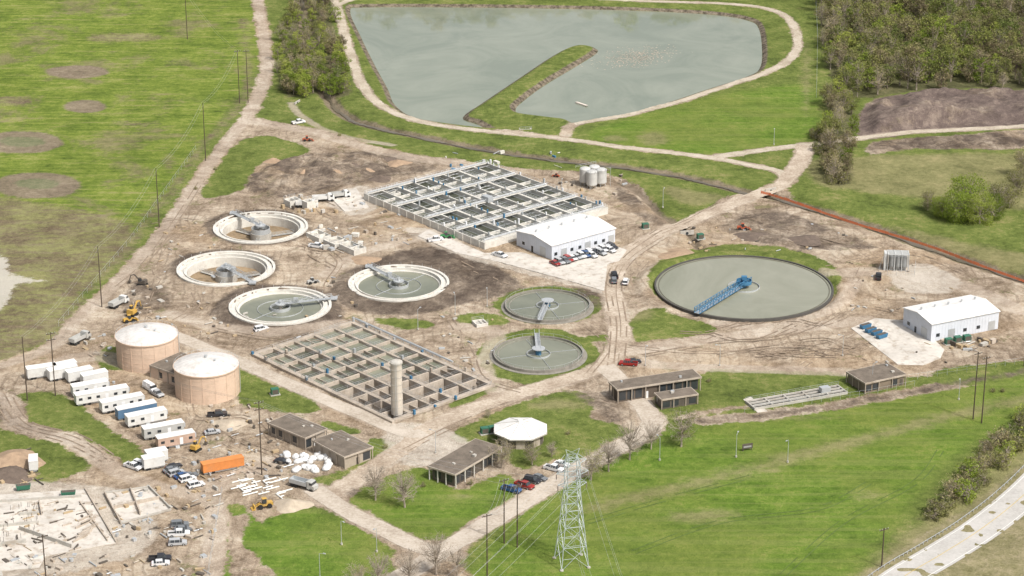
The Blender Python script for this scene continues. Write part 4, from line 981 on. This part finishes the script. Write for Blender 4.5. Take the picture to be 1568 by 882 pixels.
for z,l in TA:
    for s in(-1,1):
        z_=z-1.4; A=(p.x+s*l*ca,p.y+s*l*sa_,z_); dv=Vector((-.55,-1,0)).normalized()
        wire(A,(A[0]+dv.x*220,A[1]+dv.y*220,z_+4),7,.022); wire(A,(A[0]+30,A[1]-220,z_+3),7,.022)
for s in (-1,0,1):
    wire((p.x-2,p.y,22+2*s),(tops['b2'][0]+s,tops['b2'][1],tops['b2'][2]-.3),4,.02)
wb.obj('power_lines',simple('cable',(.35,.35,.35),.5))
def lamp(u,vb,hh=8,name='street_lamp'):
    p=P(u,vb); g=Group(name,(p.x,p.y,0),random.random()*6); b=g.part('post',galv); b.cyl(0,0,0,hh,.10,.07,8); b.tube((0,0,hh),(1.3,0,hh+.3),.05); g.part('lamp_head',galv).box(1.5,0,hh+.22,.7,.35,.18); g.part('base',concrete).cyl(0,0,0,.5,.3,n=10); g.done()
for u,v in ((667,694),(523,834),(1206,708),(1468,612),(1185,222),(697,482),(577,845),(1127,700),(1290,545),(1102,560),(746,470),(640,505),(1010,705),(988,560),(860,300),(490,885),(1335,590),(1015,318)): lamp(u,v,7.0)
p=P(1144,690); g=Group('entrance_sign',(p.x,p.y,0),.3); b=g.part('posts',darkwall); b.box(-1.3,0,0,.2,.2,2.2); b.box(1.3,0,0,.2,.2,2.2); g.part('panel',darkwall).box(0,-.15,.7,3.2,.12,1.6); g.part('lettering_panel',simple('signgrey',(.3,.3,.3),.6)).box(0,-.23,1.1,2.4,.04,.5); g.done()
p=P(805,200); g=Group('pond_outlet',(p.x,p.y,-.8),.2); b=g.part('walls',concrete); b.box(0,0,0,5,.4,1.4); b.box(-2.3,1.2,0,.4,2,1.3); b.box(2.3,1.2,0,.4,2,1.3); rail(g.part('rail',galv),(-2.5,0,0),(2.5,0,0),1.4); g.done()
for u,v,a in ((1052,357,.2),(1180,292,.5),(455,158,1.2)):
    p=P(u,v); g=Group('culvert_headwall',(p.x,p.y,-.6),a); b=g.part('wall',concrete); b.box(0,0,0,5,.4,1.6); g.part('pipe_opening',dark).tube((0,-.25,.6),(0,.1,.6),.55,0,14); g.done()
# ------------------------------------------------------------------ trees
def leafmat(name,stops,trans=.3):
    m=NT(name); oi=m.n('ShaderNodeObjectInfo'); f=m.math('ADD',m.math('MULTIPLY',oi.outputs['Random'],.6),m.math('MULTIPLY',m.noise(.35,3,.7),.4))
    c=m.ramp(f,stops); d=m.n('ShaderNodeBsdfDiffuse'); t=m.n('ShaderNodeBsdfTranslucent'); m.set(d.inputs[0],c); m.set(t.inputs[0],c)
    mxn=m.n('ShaderNodeMixShader'); mxn.inputs[0].default_value=trans; m.t.links.new(d.outputs[0],mxn.inputs[1]); m.t.links.new(t.outputs[0],mxn.inputs[2]); m.t.links.new(mxn.outputs[0],m.out.inputs[0]); return m.mat
bark=simple('bark',(.20,.16,.125),.9,var=.25); barkg=simple('twig_bark',(.33,.28,.23),.9,var=.25)
lf_wood=leafmat('spring_leaves',[(.20,(.17,.14,.085)),(.32,(.23,.24,.08)),(.45,(.115,.15,.045)),(.58,(.25,.27,.075)),(.70,(.27,.22,.14)),(.8,(.14,.17,.05))],.22)
lf_green=leafmat('willow_leaves',[(.25,(.13,.18,.03)),(.5,(.23,.30,.05)),(.75,(.34,.38,.09))])
lf_bud=leafmat('bud_leaves',[(.25,(.20,.16,.11)),(.6,(.29,.24,.16))])
lf_olive=leafmat('olive_leaves',[(.25,(.18,.18,.07)),(.5,(.29,.29,.11)),(.75,(.36,.31,.18))])
def treemesh(name,h,cr,nl,ls,seed,leaf,bk=bark,cb=.25,ncl=34,twigs=3):
    r=random.Random(seed); nr=np.random.default_rng(seed); b=MB()
    top=Vector((r.uniform(-.4,.4),r.uniform(-.4,.4),h*.55)); tr=h*.015+.05
    mid=Vector((top.x*.3,top.y*.5,h*.28)); b.tube((0,0,-.3),mid,tr*1.3,0,6,tr); b.tube(mid,top,tr,0,6,tr*.6)
    cz=h*(cb+1)/2; rzz=h*(1-cb)/2; cl=[]
    for i in range(ncl):
        a=r.random()*2*math.pi; t=r.uniform(-.95,.98); rad=math.sqrt(max(0,1-t*t))*r.uniform(.55,1.05)
        c_=Vector((cr*rad*math.cos(a),cr*rad*math.sin(a),cz+rzz*t)); cl.append(c_)
        st=mid.lerp(top,r.uniform(0,1)) 
        if st.z>c_.z: st=mid.copy()
        k=st.lerp(c_,.5)+Vector((0,0,-.06*h*r.random())); b.tube(st,k,tr*.42,0,4,tr*.28); b.tube(k,c_,tr*.28,0,3,.02)
        for j in range(twigs):
            d=Vector((r.gauss(0,1),r.gauss(0,1),r.gauss(.4,.8))).normalized()*cr*r.uniform(.2,.42); s0=k.lerp(c_,r.uniform(.1,1)); b.tube(s0,s0+d,.03,0,3,.012)
            if r.random()<.4: cl.append(s0+d*.8)
    cl=np.array([tuple(x) for x in cl]); n=nl
    ci=nr.integers(0,len(cl),n); cs=nr.uniform(.6,1.25,len(cl))
    ctr=cl[ci]+nr.normal(0,1,(n,3))*(cr*.15*cs[ci])[:,None]*np.array([1,1,.7]); ctr[:,2]=np.maximum(ctr[:,2],.3)
    t1=nr.normal(0,1,(n,3)); t1/=np.linalg.norm(t1,axis=1)[:,None]; t2=nr.normal(0,1,(n,3)); t2-=t1*(t1*t2).sum(1)[:,None]; t2/=np.linalg.norm(t2,axis=1)[:,None]
    sz=ls*nr.uniform(.5,1.2,n)[:,None]; t1=t1*sz*.5; t2=t2*sz*.38
    base=len(b.v); vv=np.stack([ctr-t1,ctr+t2,ctr+t1,ctr-t2],1).reshape(-1,3)
    b.v+= [tuple(x) for x in vv.tolist()]; b.f+=[(base+4*i,base+4*i+1,base+4*i+2,base+4*i+3) for i in range(n)]; b.m+=[1]*n
    return b.mesh(name,[bk,leaf])
wood=[treemesh('woodland_tree_a',12,4.8,1500,.62,11,lf_wood,ncl=28),treemesh('woodland_tree_b',10,4.0,1200,.6,12,lf_wood,cb=.15,ncl=26),treemesh('woodland_tree_c',13,4.3,800,.6,13,lf_wood,barkg,cb=.3),treemesh('woodland_tree_d',10,4.0,420,.5,14,lf_olive,barkg,cb=.15,twigs=6,ncl=36),treemesh('woodland_tree_e',11,4.4,1300,.6,15,lf_green,cb=.1,ncl=28)]
shrub=[treemesh('shrub_a',4.0,2.6,700,.42,21,lf_olive,barkg,cb=.02),treemesh('shrub_b',3.6,2.4,600,.42,22,lf_wood,barkg,cb=.02,twigs=5),treemesh('shrub_c',4.2,2.6,800,.42,23,lf_green,barkg,cb=.02)]
def inpoly(x,y,p):
    c=False;n=len(p);j=n-1
    for i in range(n):
        if (p[i][1]>y)!=(p[j][1]>y) and x<(p[j][0]-p[i][0])*(y-p[i][1])/(p[j][1]-p[i][1])+p[i][0]: c=not c
        j=i
    return c
def mass(name,pts,space,meshes,wts,smin=.8,smax=1.25,seed=3):
    r=random.Random(seed); pp=W(pts); e=Group(name).e; xs=[p[0] for p in pp];ys=[p[1] for p in pp]
    y=min(ys)
    while y<max(ys):
        x=min(xs)
        while x<max(xs):
            xx=x+r.uniform(-.45,.45)*space;yy=y+r.uniform(-.45,.45)*space
            if inpoly(xx,yy,pp):
                me=r.choices(meshes,wts)[0]; s_=r.uniform(smin,smax); place(me,'tree',(xx,yy,-.05),r.random()*6.28,e,(s_,s_,s_*r.uniform(.85,1.15)))
            x+=space
        y+=space
mass('woodland',WOODS,7.4,wood,[3,3,2.5,3,1],.75,1.25)
mass('woodland',[(1200,-150),(1900,-150),(1750,-50),(1256,-30)],12,wood,[3,3,3,3,1],.9,1.3,9)
mass('tree_line',[(500,-55),(1200,-55),(1200,-14),(500,-14)],8.5,wood,[3,3,3,3,2],1.0,1.5,4)
mass('tree_row',[(1268,140),(1300,130),(1308,190),(1300,240),(1300,278),(1274,280),(1265,240),(1250,208),(1265,190)],6.4,wood,[1.5,2,3,4,2],.65,.95,5)
mass('riverside_trees',[(425,90),(432,30),(452,0),(450,-40),(510,-40),(512,20),(522,70),(532,112),(540,145),(500,150),(478,145),(440,150),(424,130)],7.5,wood,[1,2,2,4,4],.55,.82,6)
mass('riverside_trees',[(440,110),(470,100),(490,120),(530,130),(536,148),(470,150),(438,146)],6,[wood[4],wood[3]],[3,2],.65,.95,16)
mass('shrub_row',[(1405,800),(1440,768),(1475,742),(1490,700),(1520,668),(1568,640),(1660,600),(1660,650),(1568,690),(1515,735),(1470,775),(1415,805)],4.0,shrub+[wood[3]],[3,2,3,.25],.6,1.35,7)
mass('shrub_row',[(1240,205),(1262,195),(1270,232),(1300,262),(1310,285),(1270,282)],4.5,shrub[:2],[2,1],.7,1.2,17)
mass('woodland',[(-700,-220),(1200,-200),(1200,-140),(-700,-120)],20,wood,[3,3,3,3,1],1,1.4,10)
willow=treemesh('willow_bush',12,7.0,7500,.42,31,lf_green,barkg,cb=.0,ncl=70,twigs=3)
def tree(me,name,u,v,s_=1,rot=None):
    p=P(u,v); place(me,name,(p.x,p.y,-.05),random.random()*6.28 if rot is None else rot,None,s_)
for u,v,s_ in ((1464,338,.95),(1500,342,.9),(1482,326,1.15),(1518,334,.75),(1443,332,.65)): tree(willow,'willow_tree',u,v,s_)
bt=treemesh('budding_tree_mesh',11,4.6,2200,.42,33,lf_olive,barkg,cb=.05,ncl=56,twigs=8)
for u,v,s_ in ((1420,322,.75),(1530,325,1.1),(1545,318,.8),(1556,300,1.0),(1568,270,1.1),(1585,285,1.1)): tree(bt,'budding_tree',u,v,s_)
bare=[treemesh('bare_tree_a',11,4.4,260,.22,41,lf_bud,barkg,cb=.18,ncl=60,twigs=9),treemesh('bare_tree_b',10,3.8,420,.22,42,lf_bud,barkg,cb=.2,ncl=55,twigs=9),treemesh('budding_lawn_tree',10.5,4.2,1500,.28,43,lf_olive,barkg,cb=.2,ncl=50,twigs=8)]
for u,v,k,s_ in [(575,766,0,1),(620,777,1,1.15),(668,880,0,1.05),(626,895,1,1),(580,900,1,1.0),(545,905,2,.8),(905,735,2,1),(932,722,1,1.05),(964,704,0,1.1),(997,688,1,.9),(1043,684,2,1.2),(768,717,2,.9),(815,712,2,.75),(845,700,1,.5),(700,885,0,.8),(748,640,2,.3)]:
    tree(bare[k],'bare_tree' if k<2 else 'budding_tree',u,v,s_)
for u,v in ((870,665),(720,742),(648,745),(1085,585),(1520,600),(1535,600),(1448,790),(560,690),(590,686),(1010,600),(345,600),(300,290),(330,260),(930,262),(520,208)): tree(shrub[0],'shrub',u,v,.35)
# ------------------------------------------------------------------ light
w=bpy.data.worlds.new("World"); S.world=w; w.use_nodes=True; nt=w.node_tree
sk=nt.nodes.new('ShaderNodeTexSky'); sk.sky_type='NISHITA'; sk.sun_disc=False
el=math.radians(52); d2=Vector((.72,-.69)).normalized()
sk.sun_elevation=el; sk.sun_rotation=math.atan2(d2.x,d2.y); sk.dust_density=6; sk.air_density=1.0
hs=nt.nodes.new('ShaderNodeHueSaturation'); hs.inputs['Saturation'].default_value=.45; nt.links.new(sk.outputs[0],hs.inputs['Color'])
bg=nt.nodes['Background']; bg.inputs[1].default_value=.15; nt.links.new(hs.outputs[0],bg.inputs[0])
sd=bpy.data.lights.new('sun','SUN'); sd.energy=3.7; sd.angle=math.radians(1.5); sd.color=(1,.965,.91)
so=bpy.data.objects.new('sun',sd); S.collection.objects.link(so)
dirv=Vector((d2.x*math.cos(el),d2.y*math.cos(el),math.sin(el))); so.rotation_euler=dirv.to_track_quat('Z','Y').to_euler()
cd=bpy.data.cameras.new('camera'); cam=bpy.data.objects.new('camera',cd); S.collection.objects.link(cam)
cd.sensor_width=36; cd.lens=F/1568*36; cd.clip_start=1; cd.clip_end=20000
cam.location=(0,-OFF,H); cam.rotation_euler=(math.pi/2-TH,0,0); S.camera=cam
S.view_settings.view_transform='Standard'; S.view_settings.look='None'; S.view_settings.exposure=0
